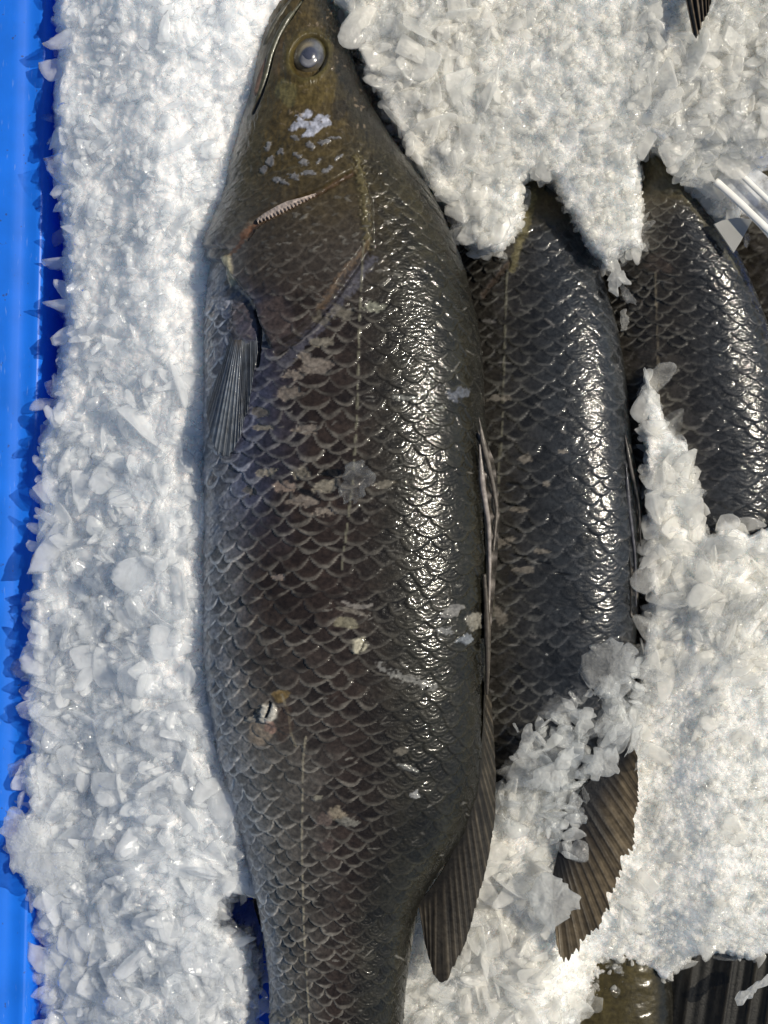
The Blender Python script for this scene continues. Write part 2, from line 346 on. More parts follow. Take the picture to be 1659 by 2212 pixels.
class Body:
    """one continuous fish trunk: an elliptical loft with overlapping scales as real relief"""
    def __init__(s, outline, zc, roll, bfac, step=1.7, nbot=22, top=112, seed=0):
        o = np.asarray(outline, float); s.seed = seed
        s.ys = np.arange(o[0, 0], o[-1, 0], step); s.step = step
        n = int(46/step)
        s.Lx = smooth1(np.interp(s.ys, o[:, 0], o[:, 1]), n); s.Rx = smooth1(np.interp(s.ys, o[:, 0], o[:, 2]), n)
        s.Rx = np.maximum(s.Rx, s.Lx+6)
        s.zc = smooth1(np.interp(s.ys, *np.asarray(zc, float).T), n*4); s.roll = roll
        s.b = smooth1(np.interp(s.ys, *np.asarray(bfac, float).T), n*3)
        amax = (s.Rx-s.Lx).max()/2
        nt = int(amax*3.1/step*top/180*1.0)
        th = np.r_[np.linspace(-top, top, nt), np.linspace(top, 360-top, nbot+2)[1:-1]]
        s.th = np.radians(th); s.ntop = nt
        Y, T = np.meshgrid(s.ys, s.th, indexing='ij')
        ap = ((s.Rx-s.Lx)/2)[:, None]; xc = ((s.Rx+s.Lx)/2)[:, None]
        sn, cs = np.sin(T), np.cos(T)
        dx = ap*np.sign(sn)*np.abs(sn)**.97
        zz = s.zc[:, None]; k = kz(zz)
        X = (xc-PW/2+dx)*k; Yw = -(Y-PH/2)*k
        Z = zz + s.b[:, None]*np.sign(cs)*np.abs(cs)**.9 + roll*dx*k
        s.P = np.stack([X, Yw, Z], -1); s.Y, s.T, s.xc, s.ap = Y, T, xc, ap
        s.px, s.py = proj(s.P)
        gy = np.gradient(s.P, axis=0); gt = np.gradient(s.P, axis=1)
        N = np.cross(gt, gy); N /= np.maximum(np.linalg.norm(N, axis=-1, keepdims=True), 1e-12)
        ctr = np.stack([(xc-PW/2)*k+0*T, Yw, zz+0*T], -1)
        if ((s.P-ctr)*N).sum() < 0: N = -N
        s.N = N
        s.h = np.zeros(Y.shape); s.col = np.zeros(Y.shape+(3,))
        s.top = np.abs(((T+np.pi) % (2*np.pi))-np.pi) < np.radians(top)
        # arc coordinate across, in pixels
        d = np.linalg.norm(np.diff(s.P, axis=1), axis=-1)/K
        s.arc = np.concatenate([np.zeros((len(s.ys), 1)), np.cumsum(d, 1)], 1)
        s.q = dx/ap       # -1 belly .. 1 back
    def scales(s, latx, cell, row, amp, mask, mcol, ccol, gap=.42, jit=.5):
        """latx(y): lateral line x; cell(y): scale width px; row(y): row pitch px"""
        ys = s.ys
        lx = latx(ys)
        q = np.clip((lx - s.xc[:, 0])/s.ap[:, 0], -1, 1); thl = np.arcsin(q)
        a0 = np.array([np.interp(thl[i], s.th[:s.ntop], s.arc[i, :s.ntop]) for i in range(len(ys))])
        c = cell(ys)
        u = (s.arc - a0[:, None])/c[:, None]
        v = np.cumsum(s.step/row(ys))[:, None] + 0*u
        # gentle irregularity and a slant of the rows toward the back
        u = u + .34*(vnoise(u*.5, v*.25, s=s.seed+5)-.5) + .16*(vnoise(u*1.7, v*.9, s=s.seed+6)-.5); v = v + jit*(vnoise(u*.6, v*.4, s=s.seed+9)-.5) + .5*(vnoise(u*1.3, v*.6, s=s.seed+10)-.5) - .10*u*u*.35
        s.u, s.v = u, v
        hh = np.zeros(u.shape); e = np.zeros(u.shape); rel = np.zeros(u.shape); idr = np.zeros(u.shape); id2 = np.zeros(u.shape); du_ = np.zeros(u.shape)
        done = np.zeros(u.shape, bool)
        j0 = np.ceil(v-1.25)
        for k in range(5):
            j = j0+k; off = .5*(j % 2)
            i = np.round(u-off); uc = i+off; du = u-uc
            r1 = _h(i, j, np.zeros_like(i), s.seed+21); r2 = _h(i, j, np.zeros_like(i), s.seed+22)
            f = np.sqrt(np.clip(1-(du/.59)**2, 0, 1))
            edge = j + 2*f - 1 + .55*(r1-.5)
            m = (~done) & (v < edge)
            t = (v-(j-1))/2
            hh = np.where(m, np.clip(t, 0, 1.2)*(.75+.5*r2) + .5*(r1-.5)*du*1.2 - .55*du*du, hh)
            e = np.where(m, edge-v, e); rel = np.where(m, t, rel); idr = np.where(m, r1, idr); id2 = np.where(m, r2, id2); du_ = np.where(m, du, du_)
            done |= m
        rad = np.hypot(du_*1.25, (rel-.35)*1.0)
        ridge = np.sin(rad*34 + 3*vnoise(u*5, v*5, s=s.seed+31))
        wav = vnoise(u*7, v*4, s=s.seed+33)
        mk = mask*s.top
        soft = lerp(1.3, .78, sstep(-.05, .5, s.q))
        big = vnoise(u*.45, v*.3, s=s.seed+51)
        wr = fbm(u*3.1, v*5.5, s=s.seed+52, o=3)
        s.h += mk*(amp*.82*hh*soft*(.45+.9*big) + amp*.06*ridge*sstep(.1, .3, e) + amp*lerp(.2, .12, sstep(-.1, .45, s.q))*(wav-.5) + amp*lerp(.3, .16, sstep(-.1, .45, s.q))*(wr-.5))
        marg = 1-sstep(gap*.45, gap*1.15, e + .25*(vnoise(u*4, v*3, s=s.seed+41)-.5))
        sm = vnoise(u*2.2, v*2.2, s=s.seed+43)
        tone = (.6+.8*idr)[..., None]*(.75+.5*sm[..., None])
        worn = sstep(.30, .62, fbm(u*.55, v*.4, s=s.seed+61)*.7 + .3*vnoise(u*2.6, v*1.9, s=s.seed+62))
        base = (.50+.55*sstep(-.45, -.95, s.q))[..., None]*A(1.04, 1.0, .92)*lerp(ccol*tone, mcol*(.75+.5*id2[..., None])*lerp(1.45, 1.0, sstep(-.2, .35, s.q))[..., None], (marg*(.15+.8*worn))[..., None])
        s.col = lerp(s.col, base, mk[..., None])
        s.e, s.rel, s.idr = e, rel, idr
    # --- painting of pigment and wounds, in photo coordinates, only on the side that faces up
    def _sub(s, pts, pad):
        pts = np.asarray(pts, float)
        x0, y0 = pts.min(0)-pad; x1, y1 = pts.max(0)+pad
        return s.top & (s.px > x0) & (s.px < x1) & (s.py > y0) & (s.py < y1)
    def area(s, pts, col=None, alpha=1, soft=3, dh=0, hsoft=None, rough=0, rs=.08, mul=None):
        m = s._sub(pts, max(soft, hsoft or 0)*2+rough+2)
        x, y = s.px[m], s.py[m]
        d = sdf(x, y, pts)
        if rough: d = d + rough*(fbm(x*rs, y*rs, s=s.seed+len(pts))-.5)*2
        if dh: s.h[m] += dh*sstep(-(hsoft or soft), (hsoft or soft), d)*(mul(x, y) if mul else 1)
        if col is not None:
            w = alpha*sstep(-soft, soft, d)[..., None]
            s.col[m] = lerp(s.col[m], np.asarray(col)*(.8+.4*vnoise(x*.25, y*.25, s=3)[..., None]), w)
    def spot(s, cx, cy, rx, ry, col, alpha=1, ang=0, dh=0, rough=.35):
        a = math.radians(ang); t = np.linspace(0, 2*np.pi, 18)[:-1]
        X = rx*np.cos(t)*(1+.18*np.sin(3*t+cx)); Y = ry*np.sin(t)*(1+.2*np.cos(2*t+cy))
        pts = np.stack([cx+X*math.cos(a)-Y*math.sin(a), cy+X*math.sin(a)+Y*math.cos(a)], -1)
        r = min(rx, ry)
        s.area(pts, col, alpha, soft=max(1.2, r*.18), dh=dh, rough=r*rough, rs=1.2/r)
    def line(s, pts, w, col=None, alpha=1, dh=0, dash=None, rough=0):
        pts = resample(pts, max(3, len(pts)*4))
        m = s._sub(pts, w*3)
        x, y = s.px[m], s.py[m]
        d, al = seg_dist(x, y, pts)
        if rough: d = d + rough*(vnoise(x*.2, y*.2, s=8)-.5)*2
        f = 1-sstep(w*.4, w, d)
        if dash: f = f*sstep(.28, .5, vnoise(al/dash, 0*al+.5, s=int(w*7)))
        if dh: s.h[m] += dh*f
        if col is not None: s.col[m] = lerp(s.col[m], np.asarray(col)*np.ones(3), (alpha*f)[..., None])
    def z_at(s, px, py):
        m = np.argmin((s.px[:, :s.ntop]-px)**2+(s.py[:, :s.ntop]-py)**2)
        i, j = np.unravel_index(m, s.px[:, :s.ntop].shape)
        return (s.P[i, j] + s.N[i, j]*s.h[i, j])
    def build(s, parent, mat=M_SKIN):
        nr, nc = s.Y.shape
        V = (s.P + s.N*s.h[..., None]).reshape(-1, 3)
        c0, c1 = V[:nc].mean(0), V[-nc:].mean(0)
        V = np.vstack([V, c0, c1]); n = nr*nc; j = np.arange(nc); j2 = (j+1) % nc
        F = grid_faces(nr, nc, True)[:, ::-1]
        t0 = np.stack([np.full(nc, n), j, j2], -1); t1 = np.stack([np.full(nc, n+1), n-nc+j2, n-nc+j], -1)
        col = np.vstack([s.col.reshape(-1, 3), s.col[0].mean(0), s.col[-1].mean(0)])
        return raw_mesh('body', V, [F, t0[:, ::-1], t1[:, ::-1]], mat, parent, np.clip(col, .002, .9))

def fin(name, base, outer, zb, zo, rays, parent, cols, ragged=.05, pleat=.0012, nv=70, per=11, bend=0, thick=.0007, mat=M_FIN, seed=0, lean=1.0, dark_base=.25):
    """a fin membrane stiffened by rays, pleated, its rim frayed; cols = (ray, membrane, base) pigment"""
    nu = rays*per
    b = resample(base, nu); o = resample(outer, nu)
    u = np.linspace(0, 1, nu)[:, None]; v = np.linspace(0, 1, nv)[None, :]
    ph = u*rays + 1.1*(vnoise(u*rays*.35, 0*u, s=seed)-.5)
    fr = np.abs((ph % 1)-.5)*2              # 0 mid-membrane .. 1 on the ray
    cut = 1 - ragged*(vnoise(u*rays*.45, 0*u+.3, s=seed+2)*.7 + vnoise(u*rays*2.1, 0*u+.3, s=seed+12)*.4 + vnoise(u*rays*5.3, 0*u+.7, s=seed+3)*.6) - ragged*.12*(1-fr)
    vv = v*cut
    px = b[:, :1] + (o[:, :1]-b[:, :1])*vv; py = b[:, 1:2] + (o[:, 1:2]-b[:, 1:2])*vv
    bow = bend*np.sin(np.pi*vv); px = px + bow
    zbv = np.interp(u, np.linspace(0, 1, len(np.atleast_1d(zb))), np.atleast_1d(zb)); zov = np.interp(u, np.linspace(0, 1, len(np.atleast_1d(zo))), np.atleast_1d(zo))
    z = zbv + (zov-zbv)*vv**lean
    fine = np.abs(((ph*3) % 1)-.5)*2
    z = z + pleat*(fr**1.5-.4)*np.clip(vv*3, 0, 1) + pleat*.35*(fine-.5)*sstep(.3, .7, vv) + pleat*1.3*(vnoise(u*rays*.35, vv*2.2, s=seed+4)-.5)
    P = at(px, py, z)
    lo = P.copy(); lo[..., 2] -= thick
    rc, mc, bc = [np.asarray(c) for c in cols]
    w = sstep(.45, .95, fr)*.8 + .25*sstep(.6, 1, fine)*sstep(.35, .7, vv)
    c = lerp(mc, rc, np.clip(w*(.25+1.3*vnoise(u*rays*.3+3, vv*.8, s=seed+8)), 0, 1)[..., None]) * (.5+vnoise(u*rays*.8, vv*2.5, s=seed+5))[..., None]
    c = lerp(bc*np.ones(3), c, sstep(dark_base*.3, dark_base*1.6, vv + .12*(vnoise(u*rays, vv*4, s=seed+6)-.5))[..., None])
    nr, nc = P.shape[:2]; n = nr*nc
    F = grid_faces(nr, nc)
    V = np.vstack([P.reshape(-1, 3), lo.reshape(-1, 3)])
    idx = np.arange(n).reshape(nr, nc)
    loop = np.r_[idx[0, :], idx[1:, -1], idx[-1, :-1][::-1], idx[1:-1, 0][::-1]]
    l2 = np.roll(loop, -1)
    side = np.stack([loop, loop+n, l2+n, l2], -1)
    C = np.vstack([c.reshape(-1, 3)]*2)
    return raw_mesh(name, V, [F, F[:, ::-1]+n, side], mat, parent, np.clip(C, .002, .9))

def tube(name, pts, rad, mat, parent, col, n=60, m=14, flat=1.0, taper=None):
    """pts: list of (px,py,z): a smooth cord lying on a surface"""
    p = resample(pts, n); P = at(p[:, 0], p[:, 1], p[:, 2])
    T = np.gradient(P, axis=0); T /= np.linalg.norm(T, axis=1, keepdims=True)
    up = np.array([0, 0, 1.]); S = np.cross(T, up); S /= np.linalg.norm(S, axis=1, keepdims=True); U = np.cross(S, T)
    r = rad*(np.interp(np.linspace(0, 1, n), *np.asarray(taper).T) if taper is not None else np.ones(n))
    a = np.linspace(0, 2*np.pi, m+1)[:-1]
    V = P[:, None] + r[:, None, None]*(np.cos(a)[None, :, None]*S[:, None] + flat*np.sin(a)[None, :, None]*U[:, None])
    V = V*1.0
    V = np.vstack([V.reshape(-1, 3), P[0], P[-1]]); nn = n*m; j = np.arange(m); j2 = (j+1) % m
    F = [grid_faces(n, m, True), np.stack([np.full(m, nn), j2, j], -1), np.stack([np.full(m, nn+1), nn-m+j, nn-m+j2], -1)]
    c = np.asarray(col)*np.ones((len(V), 3))*(.7+.6*vnoise(V[:, 0]*900, V[:, 1]*900, s=5))[:, None]
    return raw_mesh(name, V, F, mat, parent, c)


# ------------------------------------------------------------------ fish one: the whole fish in front
OUT1 = [(-70, 655, 690), (-40, 622, 702), (0, 590, 715), (50, 571, 737), (100, 557, 754), (150, 546, 772), (200, 537, 791), (250, 526, 814), (300, 515, 846),
        (350, 505, 880), (400, 496, 917), (450, 488, 947), (500, 474, 970), (550, 458, 990), (600, 448, 1008), (700, 441, 1030), (800, 440, 1041),
        (900, 440, 1046), (1000, 440, 1055), (1100, 440, 1061), (1200, 438, 1065), (1300, 438, 1063), (1400, 440, 1057), (1500, 448, 1052), (1600, 466, 1048),
        (1700, 494, 1036), (1800, 521, 1000), (1880, 541, 945), (1950, 558, 903), (2050, 576, 886), (2130, 583, 876), (2212, 586, 868), (2330, 588, 858), (2430, 580, 868)]
ZC1 = [(-70, .052), (200, .058), (700, .062), (1500, .062), (2100, .056), (2430, .05)]
B1 = [(-70, .006), (-30, .013), (50, .020), (150, .025), (350, .033), (600, .039), (1000, .043), (1400, .041), (1700, .036), (1950, .029), (2200, .025), (2430, .021)]

def lat1(y): return np.interp(y, [0, 520, 700, 900, 1040, 1230, 1330, 1480, 1560, 1620, 1800, 2000, 2200, 2430], [770, 785, 776, 771, 762, 738, 715, 690, 668, 656, 652, 657, 668, 680])

fish1 = root('fish', tuple(at(750, 1100, .02)))
tag(fish1, 'largest fish, lying full length in front with its cloudy eye at the top', 'fish', 'whole fish on ice')
b = Body(OUT1, ZC1, .03, B1, step=1.6, seed=1)
x, y, q = b.px, b.py, b.q
# pigment before scales: olive brown head, black forehead and back, silver belly
head = A(.066, .048, .019); back = A(.011, .0105, .007); flank = A(.045, .037, .030); belly = A(.20, .20, .21)
nz = fbm(x*.018, y*.012, s=3); nf = fbm(x*.09, y*.06, s=4)
c = lerp(flank*np.ones(x.shape+(1,)), back*np.ones(3), sstep(.15, .8, q)[..., None])
c = lerp(c, belly, (sstep(-.55, -1.0, q)*.8)[..., None])
hd = sstep(560, 330, y+60*(nz-.5))
c = lerp(c, lerp(head*np.ones(3), A(.018, .016, .012), sstep(.3, .75, q+.5*(nz-.5))[..., None])*(.55+.9*nf[..., None]), hd[..., None])
c = lerp(c, A(.24, .22, .19), (hd*sstep(-.72, -.98, q)*.75)[..., None])
b.col[:] = c
# relief of the head: muzzle wrinkles, brow hollow
b.h += hd*(.0011*(fbm(x*.035, y*.02, s=6)-.5) + .0005*(fbm(x*.2, y*.09, s=7)-.5))
msk = sstep(268, 330, y+40*(nf-.5))*sstep(-1.08, -.93, q+.0*y)
msk = msk*(1-.75*sstep(450, 300, y)*sstep(.30, .7, q))*(1-.72*sstep(680, 560, y+80*(nf-.5))*sstep(.55, .1, q))
cell = lambda Y: np.interp(Y, [0, 300, 430, 650, 900, 1300, 1700, 2000, 2430], [30, 32, 38, 50, 60, 58, 52, 46, 42])
rowp = lambda Y: np.interp(Y, [0, 300, 430, 650, 900, 1300, 1700, 2000, 2430], [13, 14, 16, 20, 24, 22, 20, 17, 16])
mcol = lerp(lerp(A(.155, .145, .135)*np.ones(x.shape+(1,)), A(.050, .048, .038)*np.ones(3), sstep(-.05, .55, q)[..., None]), A(.30, .30, .31), (sstep(-.5, -1, q))[..., None])
ccol = lerp(lerp(A(.040, .029, .025)*np.ones(x.shape+(1,)), A(.026, .025, .019)*np.ones(3), sstep(-.1, .5, q)[..., None]), A(.13, .13, .15), (sstep(-.5, -.95, q))[..., None])
mcol = lerp(mcol, A(.10, .085, .045), (sstep(620, 380, y)*.6)[..., None]); ccol = lerp(ccol, A(.045, .036, .014), (sstep(700, 400, y)*.85)[..., None])
# slime dried pale over the belly of the rear half
mu = sstep(1250, 1750, y)*sstep(.12, -.75, q + .35*(nz-.5))
mcol = lerp(mcol, A(.27, .265, .26), (mu*.8)[..., None]); ccol = lerp(ccol, A(.17, .165, .16), (mu*.9)[..., None])
sky_refl = sstep(560, 700, y)*sstep(1250, 1000, y)*sstep(-.25, -.75, q+.3*(nz-.5))  # bluish sky reflection on the forward belly, painted into the scale pigment
mcol = lerp(mcol, A(.20, .23, .34), (sky_refl*.7)[..., None]); ccol = lerp(ccol, A(.075, .095, .19), (sky_refl*.75)[..., None])
ed = sstep(-.62, -.97, q)*sstep(560, 700, y)
mcol = lerp(mcol, A(.40, .41, .45), (ed*.8)[..., None]); ccol = lerp(ccol, A(.25, .26, .30), (ed*.8)[..., None])
rim = sstep(.72, .95, q)
mcol = lerp(mcol, A(.022, .021, .016), (rim*.8)[..., None]); ccol = lerp(ccol, A(.010, .010, .007), (rim*.8)[..., None])
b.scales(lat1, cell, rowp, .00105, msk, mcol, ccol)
# relief is gentler on the cheek
ck = [(560, 330), (770, 330), (775, 370), (700, 412), (600, 462), (545, 480), (530, 420)]
# gill covers: stepped plates
pre = [(500, 40), (640, 0), (800, 120), (800, 330), (768, 368), (700, 408), (650, 432), (590, 464), (556, 484), (540, 512), (505, 540), (430, 540)]
oper = [(430, 420), (770, 330), (800, 440), (803, 520), (768, 572), (735, 618), (700, 662), (664, 700), (640, 722), (590, 750), (567, 702), (549, 650), (520, 612), (488, 566), (430, 560)]
b.area(oper, dh=.0036, hsoft=5, mul=lambda x, y: sstep(330, 500, y + .25*(x-640))); b.area(pre, dh=.0024, hsoft=4, mul=lambda x, y: sstep(190, 400, y)*sstep(815, 730, x))
b.line([(792, 540), (760, 585), (728, 632), (690, 680), (646, 728), (600, 760)], 13, A(.035, .03, .03), .85, dh=-.0012)
b.line([(800, 565), (770, 600), (735, 650), (690, 705), (650, 745), (610, 790)], 16, A(.10, .10, .13), .45, rough=9)
b.line([(768, 374), (700, 416), (650, 442), (592, 474), (560, 492), (543, 520)], 6, A(.075, .045, .028), .65, dh=-.0006, rough=3)
b.line([(560, 488), (540, 512), (528, 536), (505, 560)], 5, A(.12, .06, .035), .7, rough=3)
b.line([(772, 350), (782, 420), (786, 470), (792, 530)], 13, A(.12, .10, .045), .5, dh=.0008, rough=9)
b.line([(792, 530), (770, 560), (735, 600), (712, 640), (690, 670)], 7, A(.12, .08, .05), .5, rough=6)
b.area([(562, 662), (590, 648), (615, 643), (642, 699), (634, 722), (591, 746), (571, 705)], A(.07, .052, .046), .65, soft=8, rough=6)
b.line([(512, 620), (535, 640), (556, 665), (566, 700), (570, 735)], 5, A(.42, .36, .31), .75, rough=2)
b.area([(494, 560), (508, 556), (514, 580), (512, 612), (500, 622), (492, 590)], A(.42, .38, .26), .8, soft=4, dh=.0012, rough=3)
b.spot(470, 640, 26, 40, A(.38, .38, .42), .55, rough=.8); b.spot(475, 600, 16, 22, A(.40, .40, .42), .6, rough=.8)
b.area([(497, 700), (505, 662), (530, 650), (552, 668), (560, 700), (552, 735), (510, 740)], A(.085, .06, .048), .55, soft=12, dh=.0012, hsoft=12, rough=8)
b.line([(556, 672), (563, 705), (560, 742), (555, 790)], 6, A(.01, .008, .006), .95, dh=-.002)
# cheek: white torn patch, pale crescents where scales lifted, fine streaks
W = A(.50, .52, .62)
for p in ([(625, 283), (646, 256), (658, 262), (676, 262), (690, 250), (712, 253), (714, 270), (694, 282), (676, 296), (652, 300), (662, 282), (648, 276), (632, 289)],
          [(640, 250), (656, 246), (664, 238), (676, 247), (668, 256), (650, 254)]):
    b.area(p, W*.75, .8, soft=2.5, dh=.0003, rough=6, rs=.14)
for cx, cy, rx, ry, an in ((700, 310, 16, 5, -8), (672, 318, 12, 6, 35), (660, 356, 12, 6, 30), (708, 372, 14, 5, -25), (668, 380, 15, 6, 10), (640, 386, 12, 6, 30), (604, 392, 8, 6, 60), (618, 398, 12, 4, 30),
                           (690, 352, 9, 4, -60), (590, 350, 8, 9, 20), (610, 330, 7, 6, 0), (646, 340, 8, 5, 40), (575, 372, 7, 8, 0), (722, 300, 14, 3, 0), (640, 300, 9, 4, 20), (584, 318, 6, 8, 10), (730, 345, 10, 4, -40)):
    b.spot(cx, cy, rx, ry, A(.22, .225, .25), .55, an, dh=.0005, rough=1.0)
for i in range(120):
    cx, cy = RNG.uniform(600, 790), RNG.uniform(20, 300)
    if abs(cx-667) < 48 and abs(cy-122) < 54: continue
    b.spot(cx, cy, RNG.uniform(1.5, 6), RNG.uniform(1, 2.5), A(.17, .13, .09)*RNG.uniform(.4, 1.3), .6, RNG.uniform(0, 180), dh=.0002, rough=.8)
for i in range(90):
    cx, cy = RNG.uniform(560, 860), RNG.uniform(430, 660)
    b.spot(cx, cy, RNG.uniform(3, 10), RNG.uniform(1.5, 3.5), A(.16, .15, .13)*RNG.uniform(.4, 1.3), .5, RNG.uniform(-40, 40), dh=.0002, rough=.8)
b.spot(690, 190, 60, 40, A(.085, .062, .018), .5); b.spot(620, 200, 22, 30, A(.12, .11, .05), .5); b.spot(600, 120, 14, 50, A(.09, .06, .035), .5)
b.spot(750, 160, 25, 90, A(.012, .011, .010), .6, 12)
# patches with lost scales
T1, T2 = A(.23, .195, .165), A(.20, .18, .145)
for cx, cy, rx, ry, cc in ((680, 785, 38, 20, T1), (634, 811, 21, 12, T1), (694, 743, 22, 11, T2), (625, 850, 27, 13, T1*.9), (569, 924, 21, 7, T2*1.2), (664, 928, 26, 9, T1), (574, 1021, 23, 8, T2*1.3),
                           (613, 1051, 24, 12, A(.27, .21, .175)), (659, 1081, 30, 13, T1), (703, 1050, 25, 15, A(.25, .225, .18)), (648, 1023, 16, 13, T2), (703, 1106, 24, 9, T1), (833, 1046, 25, 8, T2*.8),
                           (602, 1245, 15, 7, A(.22, .18, .16)), (741, 676, 26, 16, T2*.8), (806, 664, 22, 10, A(.24, .24, .19)), (695, 690, 20, 12, T2*.6), (560, 890, 18, 10, T2*.6), (540, 1060, 14, 8, T2*.7)):
    b.spot(cx, cy, rx, ry, cc*.85, .72, RNG.uniform(-8, 8), dh=-.0007, rough=1.1)
b.spot(715, 1022, 24, 8, A(.006, .006, .006), .95, -5, dh=-.001); b.spot(660, 1063, 22, 5, A(.01, .009, .009), .9, 20, dh=-.0006)
b.line([(650, 1062), (690, 1080)], 3, A(.006, .006, .006), .9)
# vent and scars behind it
b.spot(606, 1503, 19, 13, A(.16, .11, .045), .85); b.spot(580, 1540, 17, 26, A(.50, .47, .41), .95, 18, dh=.0014); b.spot(562, 1586, 26, 22, A(.26, .21, .16), .8, 30)
b.spot(585, 1570, 12, 16, A(.24, .15, .12), .7); b.line([(586, 1520), (583, 1535), (578, 1546)], 4, A(.01, .01, .01), .95, dh=-.002)
b.line([(610, 1500), (625, 1540), (628, 1580), (640, 1610)], 3.5, A(.24, .21, .15), .6); b.line([(556, 1545), (530, 1560)], 5, A(.36, .32, .26), .7, rough=3)
b.spot(616, 1560, 20, 40, A(.05, .032, .024), .6)
b.spot(775, 1396, 17, 20, A(.40, .37, .28), .9, 10, dh=.001); b.spot(748, 1345, 26, 14, A(.22, .20, .14), .7, 10); b.spot(760, 1320, 34, 6, A(.2, .18, .15), .6, 15)
b.line([(790, 1380), (782, 1398), (776, 1410)], 3, A(.01, .01, .01), .9, dh=-.001); b.line([(740, 1300), (775, 1312), (800, 1306)], 5, A(.24, .22, .2), .6, rough=3)
b.line([(820, 1440), (850, 1458), (890, 1470), (935, 1482)], 9, A(.24, .235, .22), .6, rough=8)
for cx, cy, rx, ry, cc in ((865, 1623, 20, 8, T2*.9), (897, 1716, 9, 11, A(.4, .4, .4)), (728, 1757, 20, 12, A(.32, .27, .20)), (703, 1768, 20, 14, A(.15, .115, .10)), (750, 1775, 26, 8, A(.24, .23, .2)), (705, 1825, 16, 14, A(.10, .075, .065)),
                           (977, 1320, 24, 13, A(.26, .25, .24)), (1023, 1345, 17, 18, A(.28, .26, .22)), (1004, 1380, 18, 9, A(.22, .24, .27)), (960, 1362, 16, 8, A(.2, .2, .2)), (690, 1722, 10, 7, A(.3, .28, .22)), (880, 1658, 24, 6, A(.2, .2, .19)),
                           (990, 850, 22, 12, A(.13, .14, .17)), (870, 860, 26, 6, A(.22, .22, .2)), (595, 2196, 18, 14, A(.26, .23, .17)), (640, 2205, 14, 8, A(.3, .27, .2))):
    b.spot(cx, cy, rx, ry, cc*.7, .75, RNG.uniform(-20, 20), dh=.0003, rough=.9)
for i in range(150):        # loose slime threads and scuffs
    cx, cy = RNG.uniform(460, 1020), RNG.uniform(620, 2200)
    b.spot(cx, cy, RNG.uniform(4, 14), RNG.uniform(1, 2.6), A(.2, .19, .17)*RNG.uniform(.4, 1.2), .45, RNG.uniform(-50, 50), dh=.00015, rough=.9)
# lateral line
Yl = np.arange(530, 1240, 20.); b.line(list(zip(lat1(Yl), Yl)), 3.0, A(.19, .18, .13), .65, dh=.0003, dash=9)
Yl = np.arange(1590, 2300, 20.); b.line(list(zip(lat1(Yl), Yl)), 3.0, A(.30, .27, .20), .6, dh=.0003, dash=9)
# orbit: hollow with a raised rim
ex, ey = 667, 122
d = np.hypot((x-ex)*1.06 + (y-ey)*.25, (y-ey)*.93 - (x-ex)*.1)
b.h += b.top*(-.0042*(1-sstep(34, 46, d)) + .0007*np.exp(-((d-50)/9)**2)*(.5+vnoise(x*.05, y*.05, s=78)))
b.col[:] = lerp(b.col, A(.075, .064, .02)*np.ones(3), (b.top*np.exp(-((d-46)/8)**2)*.5*(.3+1.1*vnoise(x*.06, y*.06, s=77)))[..., None])
# mouth: cleft that runs from the snout down to the end of the jaw
b.line([(668, -30), (640, 22), (610, 62), (590, 110), (578, 160), (562, 210), (548, 245)], 4, A(.010, .009, .006), .85, dh=-.0013)
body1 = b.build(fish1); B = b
# jaw bones along the mouth
def jz(px, py, dz=0): return (px, py, B.z_at(px, py)[2]+dz-.0008)
tube('lip', [jz(652, 4, .0006), jz(622, 40, .0004), jz(601, 78, .0004), jz(585, 118, .0002), jz(574, 165), jz(560, 205), jz(546, 240, -.0008)], .0016, M_TISSUE, fish1, A(.060, .058, .036), taper=[(0, .4), (.2, 1), (.7, 1), (1, .5)])
tube('lip', [jz(640, -12, .0006), jz(608, 28, .0002), jz(586, 66), jz(572, 100, -.0004), jz(560, 140, -.001), jz(552, 180, -.001), jz(541, 222, -.0015)], .0015, M_TISSUE, fish1, A(.085, .08, .06), taper=[(0, .5), (.3, 1), (.8, 1), (1, .4)])
tube('jaw_bone', [jz(590, 96, .0004), jz(577, 130, .0002), jz(566, 170), jz(556, 210), jz(546, 238, -.0008)], .0024, M_TISSUE, fish1, A(.12, .08, .06), flat=.5, taper=[(0, .2), (.5, 1), (.9, 1), (1, .3)])
# eye
def dome(name, cx, cy, rx, ry, ang, zc, hgt, parent, mat, colf, nr=34, na=64, prof=1.0):
    a = np.linspace(0, 2*np.pi, na+1)[:-1][None, :]; r = np.linspace(0, 1, nr)[:, None]
    t = math.radians(ang)
    X = rx*r*np.cos(a); Yy = ry*r*np.sin(a)
    PX = cx + X*math.cos(t)-Yy*math.sin(t); PY = cy + X*math.sin(t)+Yy*math.cos(t)
    Z = zc + hgt*(1-r**2.2)**prof + 0*a
    P = at(PX, PY, Z); V = P.reshape(-1, 3); V2 = V.copy(); V2[:, 2] = V2[:, 2].min()-.002
    col = colf(r+0*a, a+0*r)
    n = nr*na; F = grid_faces(nr, na, True); j = np.arange(na); j2 = (j+1) % na; o = n-na
    side = np.stack([o+j, o+j2, n+o+j2, n+o+j], -1)
    return raw_mesh(name, np.vstack([V, V2]), [F[:, ::-1], F+n, side[:, ::-1]], mat, parent, np.vstack([col.reshape(-1, 3)]*2))
ez = B.z_at(ex, ey)[2]
